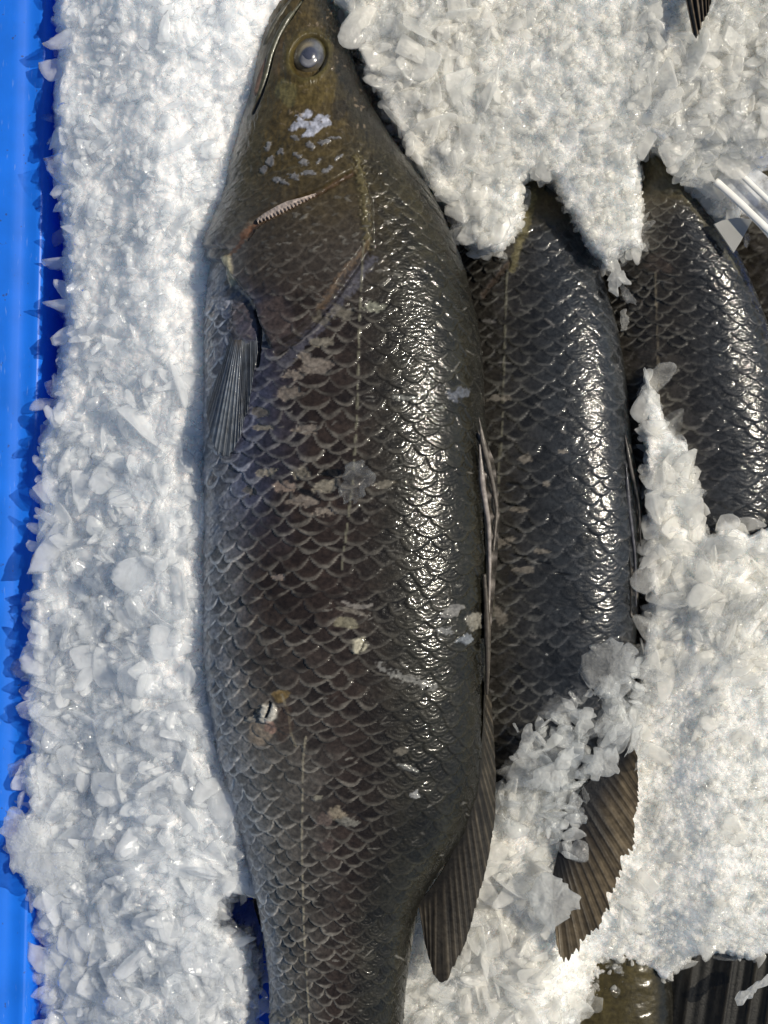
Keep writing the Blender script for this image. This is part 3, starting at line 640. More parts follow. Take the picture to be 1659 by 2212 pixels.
def eyecol(r, a):
    n = vnoise(np.cos(a)*3+5, np.sin(a)*3+r*4+5, s=3)
    iris = lerp(A(.13, .11, .075)*np.ones(r.shape+(1,)), A(.075, .078, .09)*np.ones(3), sstep(-.3, .7, np.cos(a+.9))[..., None])*(.7+.6*n[..., None])
    c = lerp(iris, A(.06, .052, .02)*np.ones(3), sstep(.82, 1.0, r + .1*(n-.5))[..., None])
    c = lerp(c, A(.30, .24, .15), (np.exp(-((r-.6)/.14)**2)*sstep(-.2, .8, np.cos(a-3.3))*.8)[..., None])
    return lerp(A(.05, .055, .08)*np.ones(3), c, sstep(.42, .56, r)[..., None])
eye1 = dome('eye', ex, ey, 36, 43, 18, ez-.0006, .0058, fish1, M_EYE, eyecol)
dome('pupil', ex-1, ey+6, 19, 18, 0, ez+.0042, .0009, eye1, M_EYE, lambda r, a: lerp(A(.20, .20, .215)*np.ones(r.shape+(1,)), A(.07, .07, .085)*np.ones(3), sstep(.6, 1, r)[..., None]))
# toothed edge of the gill plate
tp = resample([(553, 472), (582, 447), (615, 435), (650, 427), (682, 417)], 96); bt = resample([(557, 478), (589, 466), (622, 450), (655, 435), (684, 420)], 96)
tooth = np.abs(((np.arange(96)/96*17) % 1)-.5)*2
bt = bt + np.stack([tooth*1.5, tooth*5.5*np.linspace(1.2, .5, 96)], -1)
G = []
for v_ in np.linspace(0, 1, 12):
    p = tp+(bt-tp)*v_
    zz = np.array([B.z_at(a_, b_)[2] for a_, b_ in p[::6]]); zz = np.interp(np.arange(96), np.arange(0, 96, 6), zz)
    G.append(at(p[:, 0], p[:, 1], zz+.0012*np.sin(np.pi*min(1, .15+v_*.8))))
G = np.array(G); lo = G.copy(); lo[..., 2] -= .0025
gf = grid_faces(12, 96)
raw_mesh('gill_plate', np.vstack([G.reshape(-1, 3), lo.reshape(-1, 3)]), [gf, gf[:, ::-1]+12*96,
         np.stack([11*96+np.arange(95), 11*96+1+np.arange(95), 23*96+1+np.arange(95), 23*96+np.arange(95)], -1)], M_TISSUE, fish1,
         A(.38, .31, .27)*(.75+.5*vnoise(np.tile(np.arange(96)*.4, 24), np.repeat(np.arange(24)*.3, 96), s=2))[:, None])
# pectoral fin lying along the belly
zb_ = [B.z_at(p[0], p[1])[2]-.0012 for p in ((495, 715), (525, 720), (553, 700))]
zo_ = [B.z_at(p[0], p[1])[2]+.0028 for p in ((446, 800), (447, 960), (492, 1005), (520, 960), (546, 850), (556, 760))]
fin('pectoral_fin', [(488, 700), (508, 706), (535, 706), (553, 696)], [(444, 790), (443, 900), (452, 975), (490, 1012), (515, 965), (538, 880), (556, 760)], zb_, zo_, 30, fish1,
    (A(.115, .125, .145), A(.080, .095, .118), A(.085, .07, .058)), ragged=.05, pleat=.00045, seed=3, dark_base=.12)
# back fins
fin('spiny_dorsal_fin', [(1028, 930), (1036, 1010), (1046, 1120), (1050, 1230), (1052, 1380)], [(1040, 930), (1072, 990), (1084, 1090), (1076, 1230), (1060, 1380)], .084, [.078, .074, .073, .076], 9, fish1,
    (A(.24, .21, .19), A(.022, .018, .014), A(.02, .018, .014)), ragged=.12, pleat=.0026, nv=26, seed=5, dark_base=.1)
tube('fin_spine', [(1034, 900, .086), (1044, 960, .085), (1064, 1040, .081), (1074, 1100, .079), (1066, 1190, .080)], .0013, M_FIN, fish1, A(.12, .105, .09), taper=[(0, .15), (.2, 1), (1, .3)])
tube('fin_spine', [(1036, 960, .0865), (1042, 1050, .086), (1056, 1130, .084), (1058, 1230, .083), (1056, 1330, .083)], .0014, M_FIN, fish1, A(.24, .21, .19), taper=[(0, .15), (.2, 1), (1, .3)])
tube('fin_spine', [(1046, 1240, .086), (1052, 1330, .084), (1054, 1430, .083), (1052, 1500, .080)], .0016, M_FIN, fish1, A(.06, .05, .04), taper=[(0, .5), (.5, 1), (1, .4)])
fin('soft_dorsal_fin', [(1046, 1470), (1044, 1560), (1036, 1660), (1012, 1760), (968, 1860), (930, 1920), (903, 1950)],
    [(1062, 1500), (1074, 1680), (1072, 1790), (1052, 1890), (1026, 1990), (1000, 2070), (962, 2160), (940, 2148), (918, 2040)], [.080, .072, .062], [.064, .062, .060], 22, fish1,
    (A(.070, .058, .042), A(.017, .014, .010), A(.014, .012, .009)), ragged=.09, pleat=.0003, nv=90, seed=7, dark_base=.16)
fin('anal_fin', [(535, 1860), (548, 1900), (560, 1950)], [(538, 1880), (548, 1960), (574, 2040), (584, 2070)], [.034, .034], [.03, .03], 7, fish1,
    (A(.02, .02, .02), A(.008, .008, .008), A(.01, .01, .01)), ragged=.03, pleat=.001, nv=40, seed=8)

# ------------------------------------------------------------------ the other fish of the row
def plain_fish(bd, lat, cellv, rowv, amp, seed, headfrom=0, blue=0., brown=0.):
    x, y, q = bd.px, bd.py, bd.q
    nz = fbm(x*.018, y*.012, s=seed+3)
    c = lerp(A(.045, .038, .030)*np.ones(x.shape+(1,)), A(.018, .017, .013)*np.ones(3), sstep(.1, .8, q+.3*(nz-.5))[..., None])
    c = lerp(c, A(.055, .044, .018)*np.ones(3)*(.5+nz[..., None]), sstep(headfrom+260, headfrom+60, y)[..., None])
    bd.col[:] = c
    bd.h += sstep(headfrom+260, headfrom+60, y)*(.0012*(fbm(x*.04, y*.03, s=seed+6)-.5)+.0005*(fbm(x*.2, y*.12, s=seed+7)-.5))
    msk = sstep(headfrom+80, headfrom+190, y+40*(nz-.5))*sstep(1.0, .90, q)
    mcol = lerp(A(.112, .112, .106)*np.ones(x.shape+(1,)), A(.080, .086, .100)*np.ones(3), sstep(-.2, .4, q)[..., None])  # bluish sheen of the upper flank painted into margin and centre colours
    ccol = lerp(A(.040, .037, .034)*np.ones(x.shape+(1,)), A(.030, .035, .044)*np.ones(3), sstep(-.3, .4, q)[..., None])
    mcol = mcol*(1+brown*A(.5, .15, -.1)); ccol = ccol*(1+brown*A(.5, .15, -.1))
    bd.scales(lat, lambda Y: 0*Y+np.interp(Y, *cellv), lambda Y: 0*Y+np.interp(Y, *rowv), amp, msk, mcol, ccol)
    for i in range(110):
        cx, cy = RNG.uniform(x.min(), x.max()), RNG.uniform(y.min()+150, y.max())
        bd.spot(cx, cy, RNG.uniform(4, 15), RNG.uniform(1.5, 4), A(.17, .16, .15)*RNG.uniform(.4, 1.2), .5, RNG.uniform(-40, 40), dh=.0002, rough=.9)

OUT2 = [(320, 1095, 1120), (360, 1075, 1145), (390, 1060, 1162), (440, 1035, 1216), (500, 1010, 1256), (580, 975, 1291), (650, 950, 1313), (720, 930, 1331), (800, 905, 1345), (900, 885, 1354), (1000, 872, 1362), (1100, 866, 1372),
        (1200, 862, 1376), (1300, 865, 1373), (1400, 875, 1366), (1500, 890, 1356), (1600, 915, 1340), (1700, 945, 1310), (1800, 975, 1262), (1900, 1000, 1205), (2000, 1015, 1175), (2120, 1020, 1160), (2250, 1020, 1160)]
ZC2 = [(320, .018), (500, .020), (900, .022), (1400, .020), (1600, .014), (1800, .004), (2250, -.006)]
B2 = [(320, .006), (400, .016), (500, .024), (700, .031), (1000, .035), (1400, .033), (1700, .029), (2000, .02), (2250, .015)]
fish2 = root('fish', tuple(at(1200, 1000, .0)))
tag(fish2, 'middle fish, beside the largest one, tail end half buried in ice chunks', 'fish', 'whole fish on ice')
lat2 = lambda y: np.interp(y, [320, 480, 600, 900, 1200, 1700, 2250], [1120, 1110, 1095, 1086, 1068, 1060, 1080])
b = Body(OUT2, ZC2, .17, B2, step=1.9, seed=40)
plain_fish(b, lat2, ([300, 600, 1000, 1500, 2200], [30, 44, 54, 52, 40]), ([300, 600, 1000, 1500, 2200], [13, 17, 21, 21, 16]), .0010, 40, 330)
b.line([(1150, 420), (1140, 480), (1118, 540), (1108, 580)], 12, A(.15, .13, .06), .6, rough=4)
b.line([(1100, 570), (1075, 600), (1045, 640)], 8, A(.09, .065, .048), .5, rough=4, dh=-.0005)
Yl = np.arange(590, 1350, 20.); b.line(list(zip(lat2(Yl), Yl)), 3, A(.2, .19, .14), .5, dh=.0003, dash=9)
for cx, cy, rx, ry in ((1135, 990, 14, 10), (1180, 1045, 8, 5), (1215, 975, 10, 5), (1080, 860, 26, 8), (1120, 1100, 22, 8), (1090, 1170, 24, 9), (1130, 1230, 26, 7), (1080, 1330, 12, 22), (1170, 1190, 18, 5)):
    b.spot(cx, cy, rx, ry, A(.17, .15, .125), .7, RNG.uniform(-15, 15), rough=.8)
for cx, cy in ((1110, 1045), (1105, 1090), (1170, 1215), (1120, 1200), (1215, 1240)):
    b.spot(cx, cy, 16, 3, A(.006, .006, .006), .9, 10, dh=-.0008)
b.build(fish2)
fin('spiny_dorsal_fin', [(1340, 930), (1352, 1020), (1358, 1120), (1362, 1240), (1362, 1330)], [(1352, 930), (1376, 1000), (1391, 1100), (1392, 1220), (1370, 1340)], .047, [.042, .038, .038, .04], 8, fish2,
    (A(.10, .09, .08), A(.012, .012, .012), A(.015, .014, .012)), ragged=.1, pleat=.0024, nv=26, seed=15, dark_base=.1)
tube('fin_spine', [(1350, 940, .048), (1362, 1010, .047), (1380, 1090, .044), (1384, 1180, .043)], .0011, M_FIN, fish2, A(.06, .055, .05), taper=[(0, .15), (.2, 1), (1, .3)])
tube('fin_spine', [(1352, 1000, .049), (1358, 1090, .048), (1372, 1200, .046), (1374, 1310, .045)], .0011, M_FIN, fish2, A(.06, .06, .07), taper=[(0, .15), (.2, 1), (1, .3)])
fin('soft_dorsal_fin', [(1362, 1600), (1310, 1650), (1255, 1705), (1225, 1770), (1205, 1840), (1192, 1900)],
    [(1380, 1640), (1386, 1760), (1378, 1860), (1346, 1950), (1296, 2040), (1256, 2086), (1214, 2118), (1203, 2060)], [.048, .052, .052], [.054, .059, .058], 20, fish2,
    (A(.028, .022, .014), A(.10, .076, .046), A(.008, .008, .009)), ragged=.15, pleat=.0003, nv=110, seed=17, dark_base=.42)

OUT3 = [(290, 1380, 1392), (320, 1374, 1400), (370, 1366, 1442), (430, 1350, 1492), (490, 1335, 1542), (560, 1315, 1592), (630, 1295, 1622), (700, 1275, 1648), (800, 1255, 1672), (900, 1245, 1688), (1000, 1238, 1698), (1150, 1235, 1702), (1300, 1245, 1695), (1500, 1280, 1670)]
ZC3 = [(290, .030), (500, .022), (700, .012), (1000, .008), (1500, .0)]
B3 = [(290, .006), (340, .014), (430, .021), (600, .028), (900, .031), (1500, .026)]
fish3 = root('fish', tuple(at(1470, 900, -.01)))
tag(fish3, 'fish with dark pointed head out of the ice, beside the clear tag holder', 'fish', 'whole fish on ice')
lat3 = lambda y: np.interp(y, [290, 480, 600, 1200], [1390, 1410, 1416, 1436])
b = Body(OUT3, ZC3, .17, B3, step=1.9, seed=70)
plain_fish(b, lat3, ([300, 600, 1000, 1500], [30, 44, 54, 52]), ([300, 600, 1000, 1500], [12, 15, 19, 20]), .0011, 70, 300, brown=.08)
b.line([(1400, 330), (1445, 385), (1500, 450), (1550, 520), (1600, 590)], 9, A(.10, .09, .06), .5, rough=4)
b.spot(1420, 570, 30, 22, A(.06, .045, .036), .5); b.spot(1438, 400, 26, 18, A(.05, .05, .04), .5)
Yl = np.arange(590, 1300, 20.); b.line(list(zip(lat3(Yl), Yl)), 3, A(.2, .17, .12), .5, dh=.0003, dash=9)
b.build(fish3)
fish4 = root('fish', tuple(at(1750, 700, -.02)))
tag(fish4, 'fish just showing at the far right edge under the plastic holder, deep in shade', 'fish', 'whole fish on ice')
b = Body([(330, 1600, 1640), (400, 1570, 1720), (500, 1545, 1800), (650, 1530, 1880), (900, 1530, 1920), (1150, 1560, 1900)], [(330, .0), (600, -.012), (1150, -.02)], .12, [(330, .006), (420, .018), (600, .026), (1150, .022)], step=3, seed=90)
plain_fish(b, lambda y: 0*y+1700, ([300, 1200], [46, 52]), ([300, 1200], [17, 20]), .001, 90, 250, brown=.1)
b.build(fish4)
# the fish whose tail shows under the ice at the bottom right
fish5 = root('fish', tuple(at(1400, 2300, .0)))
tag(fish5, 'olive brown fish at the bottom right, only flank and dark folded tail showing', 'fish', 'whole fish on ice')
b = Body([(2000, 1200, 1440), (2050, 1185, 1448), (2150, 1170, 1453), (2300, 1160, 1456), (2420, 1160, 1456)], [(2000, .012), (2420, .016)], .05, [(2000, .02), (2420, .024)], step=2.4, seed=120)
b.col[:] = A(.045, .036, .014)*(.4+1.1*fbm(b.px*.03, b.py*.02, s=5)[..., None]); b.h += .0008*(fbm(b.px*.06, b.py*.06, s=8)-.5)
b.col[:] = lerp(b.col, A(.012, .011, .008), sstep(.55, .8, b.q)[..., None]); b.build(fish5)
fin('tail_fin', [(1380, 2470), (1480, 2480), (1660, 2460)], [(1450, 2010), (1560, 1990), (1740, 1990)], [.026, .03, .03], [.022, .026, .03], 5, fish5,
    (A(.018, .015, .010), A(.008, .0075, .006), A(.006, .006, .006)), ragged=.03, pleat=.0022, nv=80, seed=19, dark_base=.05)
topfin = fin('tail_fin', [(1470, -60), (1500, -66), (1545, -60)], [(1500, 88), (1512, 100), (1516, 70), (1528, 40), (1536, 10)], [.090, .092, .090], [.093, .094, .093], 6, None,
             (A(.13, .10, .07), A(.035, .028, .022), A(.03, .025, .02)), ragged=.12, pleat=.0016, nv=50, seed=23, dark_base=.05)
tag(topfin, 'frayed brown fin tip poking out of the ice at the top right edge', 'fish fin')

# ================================================================== ICE
def ico(sub):
    import bmesh
    bm = bmesh.new(); bmesh.ops.create_icosphere(bm, subdivisions=sub, radius=1)
    bm.verts.ensure_lookup_table()
    V = np.array([v.co[:] for v in bm.verts]); F = np.array([[v.index for v in f.verts] for f in bm.faces])
    bm.free(); return V, F
ICO = {k: ico(k) for k in (2, 3, 4)}
def shard_proto(sub, seed, planes=9, sharp=34):
    r = np.random.default_rng(seed); V, F = ICO[sub]
    n = r.normal(size=(planes, 3)); n /= np.linalg.norm(n, axis=1, keepdims=True); dd = r.uniform(.45, .95, planes)
    inv = np.clip(V @ n.T, 1e-3, None)/dd[None]
    rr = 1/((inv**sharp).sum(1)**(1/sharp)); rr = np.minimum(rr, 1.5)
    P = V*rr[:, None]
    P = P*(1+.10*(fbm(V[:, 0]*2.3+9, V[:, 1]*2.3+9, V[:, 2]*2.3+9, s=seed, o=2)-.5)[:, None])
    return P, F
PROTO = {2: [shard_proto(2, 100+i, 7) for i in range(24)], 3: [shard_proto(3, 200+i, 9) for i in range(36)], 4: [shard_proto(4, 300+i, 10, 40) for i in range(24)]}
def rand_rot(n, r, flat=0.):
    """random rotation matrices; flat>0 keeps the shard's thin axis near vertical"""
    qz = r.uniform(0, 2*np.pi, n); tilt = np.abs(r.normal(0, 1, n))*(1.2*(1-flat)+.28) ; ta = r.uniform(0, 2*np.pi, n)
    c, s = np.cos(qz), np.sin(qz); Z = np.zeros(n); O = np.ones(n)
    R1 = np.stack([np.stack([c, -s, Z], -1), np.stack([s, c, Z], -1), np.stack([Z, Z, O], -1)], 1)
    ax = np.stack([np.cos(ta), np.sin(ta), Z], -1)
    ct, st = np.cos(tilt), np.sin(tilt); kx, ky = ax[:, 0], ax[:, 1]
    R2 = np.stack([np.stack([ct+kx*kx*(1-ct), kx*ky*(1-ct), ky*st], -1), np.stack([kx*ky*(1-ct), ct+ky*ky*(1-ct), -kx*st], -1), np.stack([-ky*st, kx*st, ct], -1)], 1)
    return R2 @ R1
class Heap:
    def __init__(s): s.V, s.F, s.C, s.n = [], [], [], 0
    def add(s, V, F, c=.5): s.V.append(V); s.F.append(F+s.n); s.C.append(np.full((len(V), 3), c)); s.n += len(V)
    def shards(s, pos, size, r, sub=3, flat=.5, thin=(.22, .5), long=(.45, .9)):
        R = rand_rot(len(pos), r, flat)
        sc = np.stack([size, size*r.uniform(*long, len(pos)), size*r.uniform(*thin, len(pos))], -1)
        for i in range(len(pos)):
            P, F = PROTO[sub][r.integers(len(PROTO[sub]))]
            s.add((P*sc[i]) @ R[i].T + pos[i], F, r.uniform()**1.2)
    def fuse(s, name, mat, vox=.00046, sm=1):
        o = s.build(name, mat)
        m = o.modifiers.new('melt', 'REMESH'); m.mode = 'VOXEL'; m.voxel_size = vox; m.use_smooth_shade = True
        if sm:
            m = o.modifiers.new('soften', 'SMOOTH'); m.factor = .5; m.iterations = sm
        return o
    def build(s, name, mat):
        V = np.vstack(s.V); tri = [f for f in s.F if f.shape[1] == 3]; quad = [f for f in s.F if f.shape[1] == 4]
        fs = ([np.vstack(tri)] if tri else []) + ([np.vstack(quad)] if quad else [])
        return raw_mesh(name, V, fs, mat, None, np.vstack(s.C))

def ice_sheet(poly, zfun, zlow, step, edge=26, grain=0, gsize=14, lump=.006, seed=0, jag=10, coarse=None):
    """packed ice beneath the flakes: top surface that breaks down at its rim"""
    poly = np.asarray(poly, float)
    x0, y0 = poly.min(0)-20; x1, y1 = poly.max(0)+20
    X, Y = np.meshgrid(np.arange(x0, x1, step), np.arange(y0, y1, step))
    d = sdf(X, Y, poly) + jag*(fbm(X*.03, Y*.03, s=seed)-.5)*2 + jag*.5*(fbm(X*.11, Y*.11, s=seed+1)-.5)*2
    prof = np.sqrt(np.clip(1-(1-np.clip(d/edge, 0, 1))**2, 0, 1))
    z = zfun(X, Y) + lump*(fbm(X*.012, Y*.012, s=seed+2)-.5)*2 + lump*.45*(fbm(X*.05, Y*.05, s=seed+3)-.5)*2
    if coarse is not None:
        w = coarse(X, Y)
        big = plates(X, Y, 46, .55, .16, seed+4) ; mid = plates(X, Y, 22, .6, .22, seed+5); sm = plates(X, Y, 9.5, .75, .4, seed+6)
        z = z + w*(.75*big + .6*mid + .45*sm) + (1-w)*(.22*mid + 1.0*sm + .6*plates(X, Y, 15, .6, .3, seed+8))
    elif grain:
        d1, d2, ci = worley(X/gsize, Y/gsize, seed+4); e1, e2, ei = worley(X/(gsize*.45), Y/(gsize*.45), seed+5)
        z = z + grain*((1-d1)*(.5+ci) + .5*(1-e1)*(.4+ei))
    zp = np.pad(z, 1, mode='edge'); z = .4*z + .6*(zp[:-2, 1:-1]+zp[2:, 1:-1]+zp[1:-1, :-2]+zp[1:-1, 2:]+zp[:-2, :-2]+zp[2:, 2:]+zp[:-2, 2:]+zp[2:, :-2])/8
    z = zlow + (z-zlow)*prof
    keep = d > -step*1.5
    P = at(X, Y, z)
    nr, nc = X.shape; F = grid_faces(nr, nc)[:, ::-1]
    k = keep.ravel(); F = F[k[F].all(1)]
    used = np.unique(F); mp = -np.ones(nr*nc, int); mp[used] = np.arange(len(used))
    def zq(px, py):
        i = np.clip(((np.asarray(py)-y0)/step).astype(int), 0, nr-1); j = np.clip(((np.asarray(px)-x0)/step).astype(int), 0, nc-1)
        return z[i, j]
    def dq(px, py):
        i = np.clip(((np.asarray(py)-y0)/step).astype(int), 0, nr-1); j = np.clip(((np.asarray(px)-x0)/step).astype(int), 0, nc-1)
        return d[i, j]
    V = P.reshape(-1, 3)[used]; F = mp[F]; n = len(V)
    E = np.concatenate([F[:, [0, 1]], F[:, [1, 2]], F[:, [2, 3]], F[:, [3, 0]]]); key = np.sort(E, 1); _, ix, ct = np.unique(key[:, 0].astype(np.int64)*n+key[:, 1], return_index=True, return_counts=True)
    e = E[ix[ct == 1]]
    lo = V.copy(); lo[:, 2] = zlow-.006
    F = np.vstack([F, F[:, ::-1]+n, np.stack([e[:, 1], e[:, 0], e[:, 0]+n, e[:, 1]+n], -1)])
    return np.vstack([V, lo]), F, zq, dq
def scatter(poly, n, r, dq, lo=-2, dens=None):
    poly = np.asarray(poly, float); (x0, y0), (x1, y1) = poly.min(0)-12, poly.max(0)+12
    px = r.uniform(x0, x1, n*4); py = r.uniform(y0, y1, n*4)
    ok = dq(px, py) > lo
    if dens is not None: ok &= r.uniform(size=n*4) < dens(px, py)
    px, py = px[ok][:n], py[ok][:n]
    return px, py

o1 = np.array(OUT1, float)
offL = lambda x, y, g: (x < np.interp(y, o1[:, 0], o1[:, 1])-g)
offR = lambda x, y, g: (x > np.interp(y, o1[:, 0], o1[:, 2])+g) | (y > 1650)
# --- left heap between the crate side and the front fish
LP = [(114, -60), (108, 50), (122, 84), (112, 150), (106, 250), (112, 400), (126, 470), (132, 600), (132, 700), (116, 800), (108, 880), (78, 960), (78, 1060), (70, 1200), (58, 1300), (60, 1420), (48, 1520), (54, 1620), (40, 1680),
      (48, 1740), (22, 1780), (14, 1880), (62, 1950), (78, 2040), (74, 2150), (92, 2290), (548, 2290), (552, 2190), (560, 2110), (556, 2050), (536, 2008), (500, 1996), (474, 1982), (470, 1962), (510, 1945), (560, 1940), (580, 1850), (560, 1700), (520, 1500), (510, 1000), (520, 700), (560, 400), (610, 200), (660, 60), (700, -60)]
zl = lambda X, Y: lerp(.036, .031, sstep(1100, 1700, Y)) + .030*sstep(80, 380, X) - .014*sstep(1750, 2150, Y)
H = Heap(); r = np.random.default_rng(5)
V, F, zq, dq = ice_sheet(LP, zl, -.02, 2.2, edge=30, lump=.0036, seed=10, coarse=lambda x, y: .35+.65*sstep(500, 1500, y+260*(fbm(x*.01, y*.01, s=9)-.5)))
Hb = Heap(); Hb.add(V, F)
# small grains at the top, larger flakes further down
sc1 = lambda y: .75+.45*sstep(500, 1600, y)
px, py = scatter(LP, 2600, r, dq, 0, lambda x, y: offL(x, y, 0)*1.)
H.shards(at(px, py, zq(px, py)+r.normal(.0004, .0012, len(px))), r.uniform(7, 20, len(px))*K*sc1(py), r, 2, .35, (.2, .5), (.4, .9))
px, py = scatter(LP, 1500, r, dq, 1, lambda x, y: offL(x, y, 14)*1.)
H.shards(at(px, py, zq(px, py)+r.normal(.0010, .0014, len(px))), r.uniform(14, 34, len(px))*K*sc1(py), r, 3, .6, (.12, .32), (.3, .85))
px, py = scatter(LP, 230, r, dq, 5, lambda x, y: (.15+.85*sstep(700, 1600, y))*offL(x, y, 34))
H.shards(at(px, py, zq(px, py)+r.normal(.0014, .0014, len(px))), r.uniform(32, 64, len(px))*K, r, 4, .75, (.10, .22), (.35, .85))
# flakes hanging over the rim toward the crate
e = resample(LP[:31], 60)
e = e + r.normal(0, 5, e.shape)
H.shards(at(e[:, 0]+8, e[:, 1], zq(e[:, 0]+20, e[:, 1])-r.uniform(0, .006, len(e))), r.uniform(10, 38, len(e))*K, r, 3, .5, (.15, .35))
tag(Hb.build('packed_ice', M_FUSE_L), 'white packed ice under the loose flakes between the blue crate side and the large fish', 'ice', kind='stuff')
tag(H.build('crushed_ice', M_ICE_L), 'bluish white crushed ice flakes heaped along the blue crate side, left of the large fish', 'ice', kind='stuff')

# --- heap over the heads, top right
TP = [(690, -60), (735, 40), (775, 150), (810, 230), (852, 310), (900, 390), (950, 450), (985, 520), (1000, 545), (1060, 552), (1095, 560), (1122, 515), (1138, 470), (1142, 405), (1160, 378), (1190, 392), (1208, 440), (1225, 480), (1268, 552), (1312, 588),
      (1345, 556), (1392, 545), (1398, 450), (1388, 330), (1402, 312), (1440, 352), (1490, 412), (1545, 478), (1572, 500), (1600, 480), (1620, 420), (1640, 380), (1720, 330), (1720, -60)]
zt = lambda X, Y: .056 + .012*sstep(500, 150, Y) + .006*sstep(1000, 1300, X)*sstep(600, 200, Y) - .016*sstep(1400, 1560, X)*sstep(250, 420, Y)
H = Heap(); r = np.random.default_rng(6)
V, F, zq, dq = ice_sheet(TP, zt, -.01, 2.2, edge=30, lump=.0022, seed=20, jag=9, coarse=lambda x, y: 1-.95*sstep(1000, 1110, x+60*(fbm(x*.02, y*.02, s=9)-.5))*sstep(1420, 1360, x))
Hb = Heap(); Hb.add(V, F)
fine = lambda x, y: sstep(1020, 1120, x)*sstep(1420, 1360, x)
px, py = scatter(TP, 2900, r, dq, 1, lambda x, y: (.3+.7*fine(x, y))*offR(x, y, 0))
H.shards(at(px, py, zq(px, py)+r.normal(.0006, .0010, len(px))), r.uniform(4.5, 13, len(px))*K, r, 2, .3, (.3, .7), (.5, 1))
px, py = scatter(TP, 1400, r, dq, 1, lambda x, y: (1-.9*fine(x, y))*offR(x, y, 12))
H.shards(at(px, py, zq(px, py)+r.normal(.0008, .0014, len(px))), r.uniform(11, 32, len(px))*K, r, 3, .5, (.14, .34), (.3, .85))
px, py = scatter(TP, 200, r, dq, 6, lambda x, y: (1-.97*fine(x, y))*offR(x, y, 34))
H.shards(at(px, py, zq(px, py)+r.normal(.0014, .0014, len(px))), r.uniform(26, 54, len(px))*K, r, 4, .65, (.12, .25), (.35, .85))
e = resample(TP[7:31], 150); e = e + r.normal(0, 4, e.shape)
H.shards(at(e[:, 0], e[:, 1]-4, zq(e[:, 0], e[:, 1]-14)-r.uniform(0, .010, len(e))), r.uniform(8, 26, len(e))*K, r, 3, .3, (.2, .45))
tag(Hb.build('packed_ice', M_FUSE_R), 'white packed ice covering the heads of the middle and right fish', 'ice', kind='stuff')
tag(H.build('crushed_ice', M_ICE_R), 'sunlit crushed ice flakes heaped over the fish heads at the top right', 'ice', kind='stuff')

bed = Heap(); V, F, _, _ = ice_sheet([(560, -120), (1900, -120), (1900, 2340), (600, 2340)], lambda X, Y: -.026+0*X, -.040, 14, edge=20, lump=.006, seed=55, grain=.003, gsize=40)
bed.add(V, F); tag(bed.build('ice_bed', M_ICE_B), 'layer of white packed ice on the crate floor under the fish', 'ice', kind='stuff')
# --- right heap and the strip between the tails
RP = [(1392, 800), (1420, 842), (1436, 900), (1462, 935), (1490, 960), (1496, 1040), (1510, 1110), (1535, 1150), (1565, 1120), (1620, 1150), (1720, 1110), (1720, 2030), (1659, 2066), (1615, 2078), (1560, 2062), (1500, 2072), (1470, 2096), (1440, 2122), (1410, 2104), (1370, 2108), (1340, 2138),
      (1290, 2172), (1256, 2192), (1246, 2215), (1250, 2290), (820, 2290), (850, 2100), (870, 1960), (1000, 1800), (1040, 1690), (1078, 1690), (1120, 1640), (1165, 1620), (1200, 1700), (1225, 1750), (1260, 1700), (1330, 1650), (1366, 1600), (1374, 1480), (1384, 1400), (1396, 1330), (1392, 1100), (1386, 950)]
zr = lambda X, Y: .040 + .010*sstep(1390, 1560, X)*sstep(1000, 1500, Y) + .004*sstep(1500, 1900, Y) + .007*sstep(1180, 1000, Y) - .006*sstep(1150, 950, X) - .014*sstep(1960, 2090, Y)*sstep(1150, 1300, X)
H = Heap(); r = np.random.default_rng(7)
V, F, zq, dq = ice_sheet(RP, zr, -.015, 2.2, edge=14, lump=.0020, seed=30, jag=8, coarse=lambda x, y: 1-.97*np.clip(sstep(1340, 1400, x)*sstep(1400, 1520, y+120*(fbm(x*.02, y*.02, s=9)-.5)) + sstep(1200, 1260, x)*sstep(1980, 2040, y), 0, 1))
Hb = Heap(); Hb.add(V, F)
FINP = [(1366, 1620), (1384, 1690), (1386, 1780), (1378, 1860), (1346, 1950), (1296, 2040), (1256, 2090), (1205, 2118), (1205, 2010), (1245, 1960), (1230, 1890), (1200, 1850), (1222, 1780), (1250, 1715), (1310, 1650)]
nofin = lambda x, y: np.where(sdf(x, y, FINP) > -6, 0, 1.)
fine = lambda x, y: sstep(1340, 1400, x)*sstep(1420, 1520, y) + sstep(1200, 1260, x)*sstep(1980, 2040, y)
px, py = scatter(RP, 3500, r, dq, 1, lambda x, y: .2+.8*np.clip(fine(x, y), 0, 1))
H.shards(at(px, py, zq(px, py)+r.normal(.0005, .0008, len(px))), r.uniform(4, 11, len(px))*K, r, 2, .3, (.3, .7), (.5, 1))
px, py = scatter(RP, 800, r, dq, 2, lambda x, y: nofin(x, y)*(1-.93*np.clip(fine(x, y), 0, 1)))
H.shards(at(px, py, zq(px, py)+r.normal(.0010, .0016, len(px))), r.uniform(14, 36, len(px))*K, r, 3, .5, (.14, .34), (.3, .85))
px, py = scatter(RP, 320, r, dq, 5, lambda x, y: nofin(x, y)*(1-.97*np.clip(fine(x, y), 0, 1)))
H.shards(at(px, py, zq(px, py)+r.normal(.0016, .0018, len(px))), r.uniform(26, 56, len(px))*K, r, 4, .6, (.11, .24), (.35, .85))
e = np.vstack([resample(RP[:11], 80), resample(RP[11:25], 70), resample(RP[28:], 120)]); e = e + r.normal(0, 4, e.shape)
e = e[nofin(e[:, 0], e[:, 1]) > .5]
H.shards(at(e[:, 0], e[:, 1], zq(e[:, 0], e[:, 1])+.003+r.uniform(-.008, .004, len(e))), r.uniform(9, 30, len(e))*K, r, 3, .35, (.18, .42))
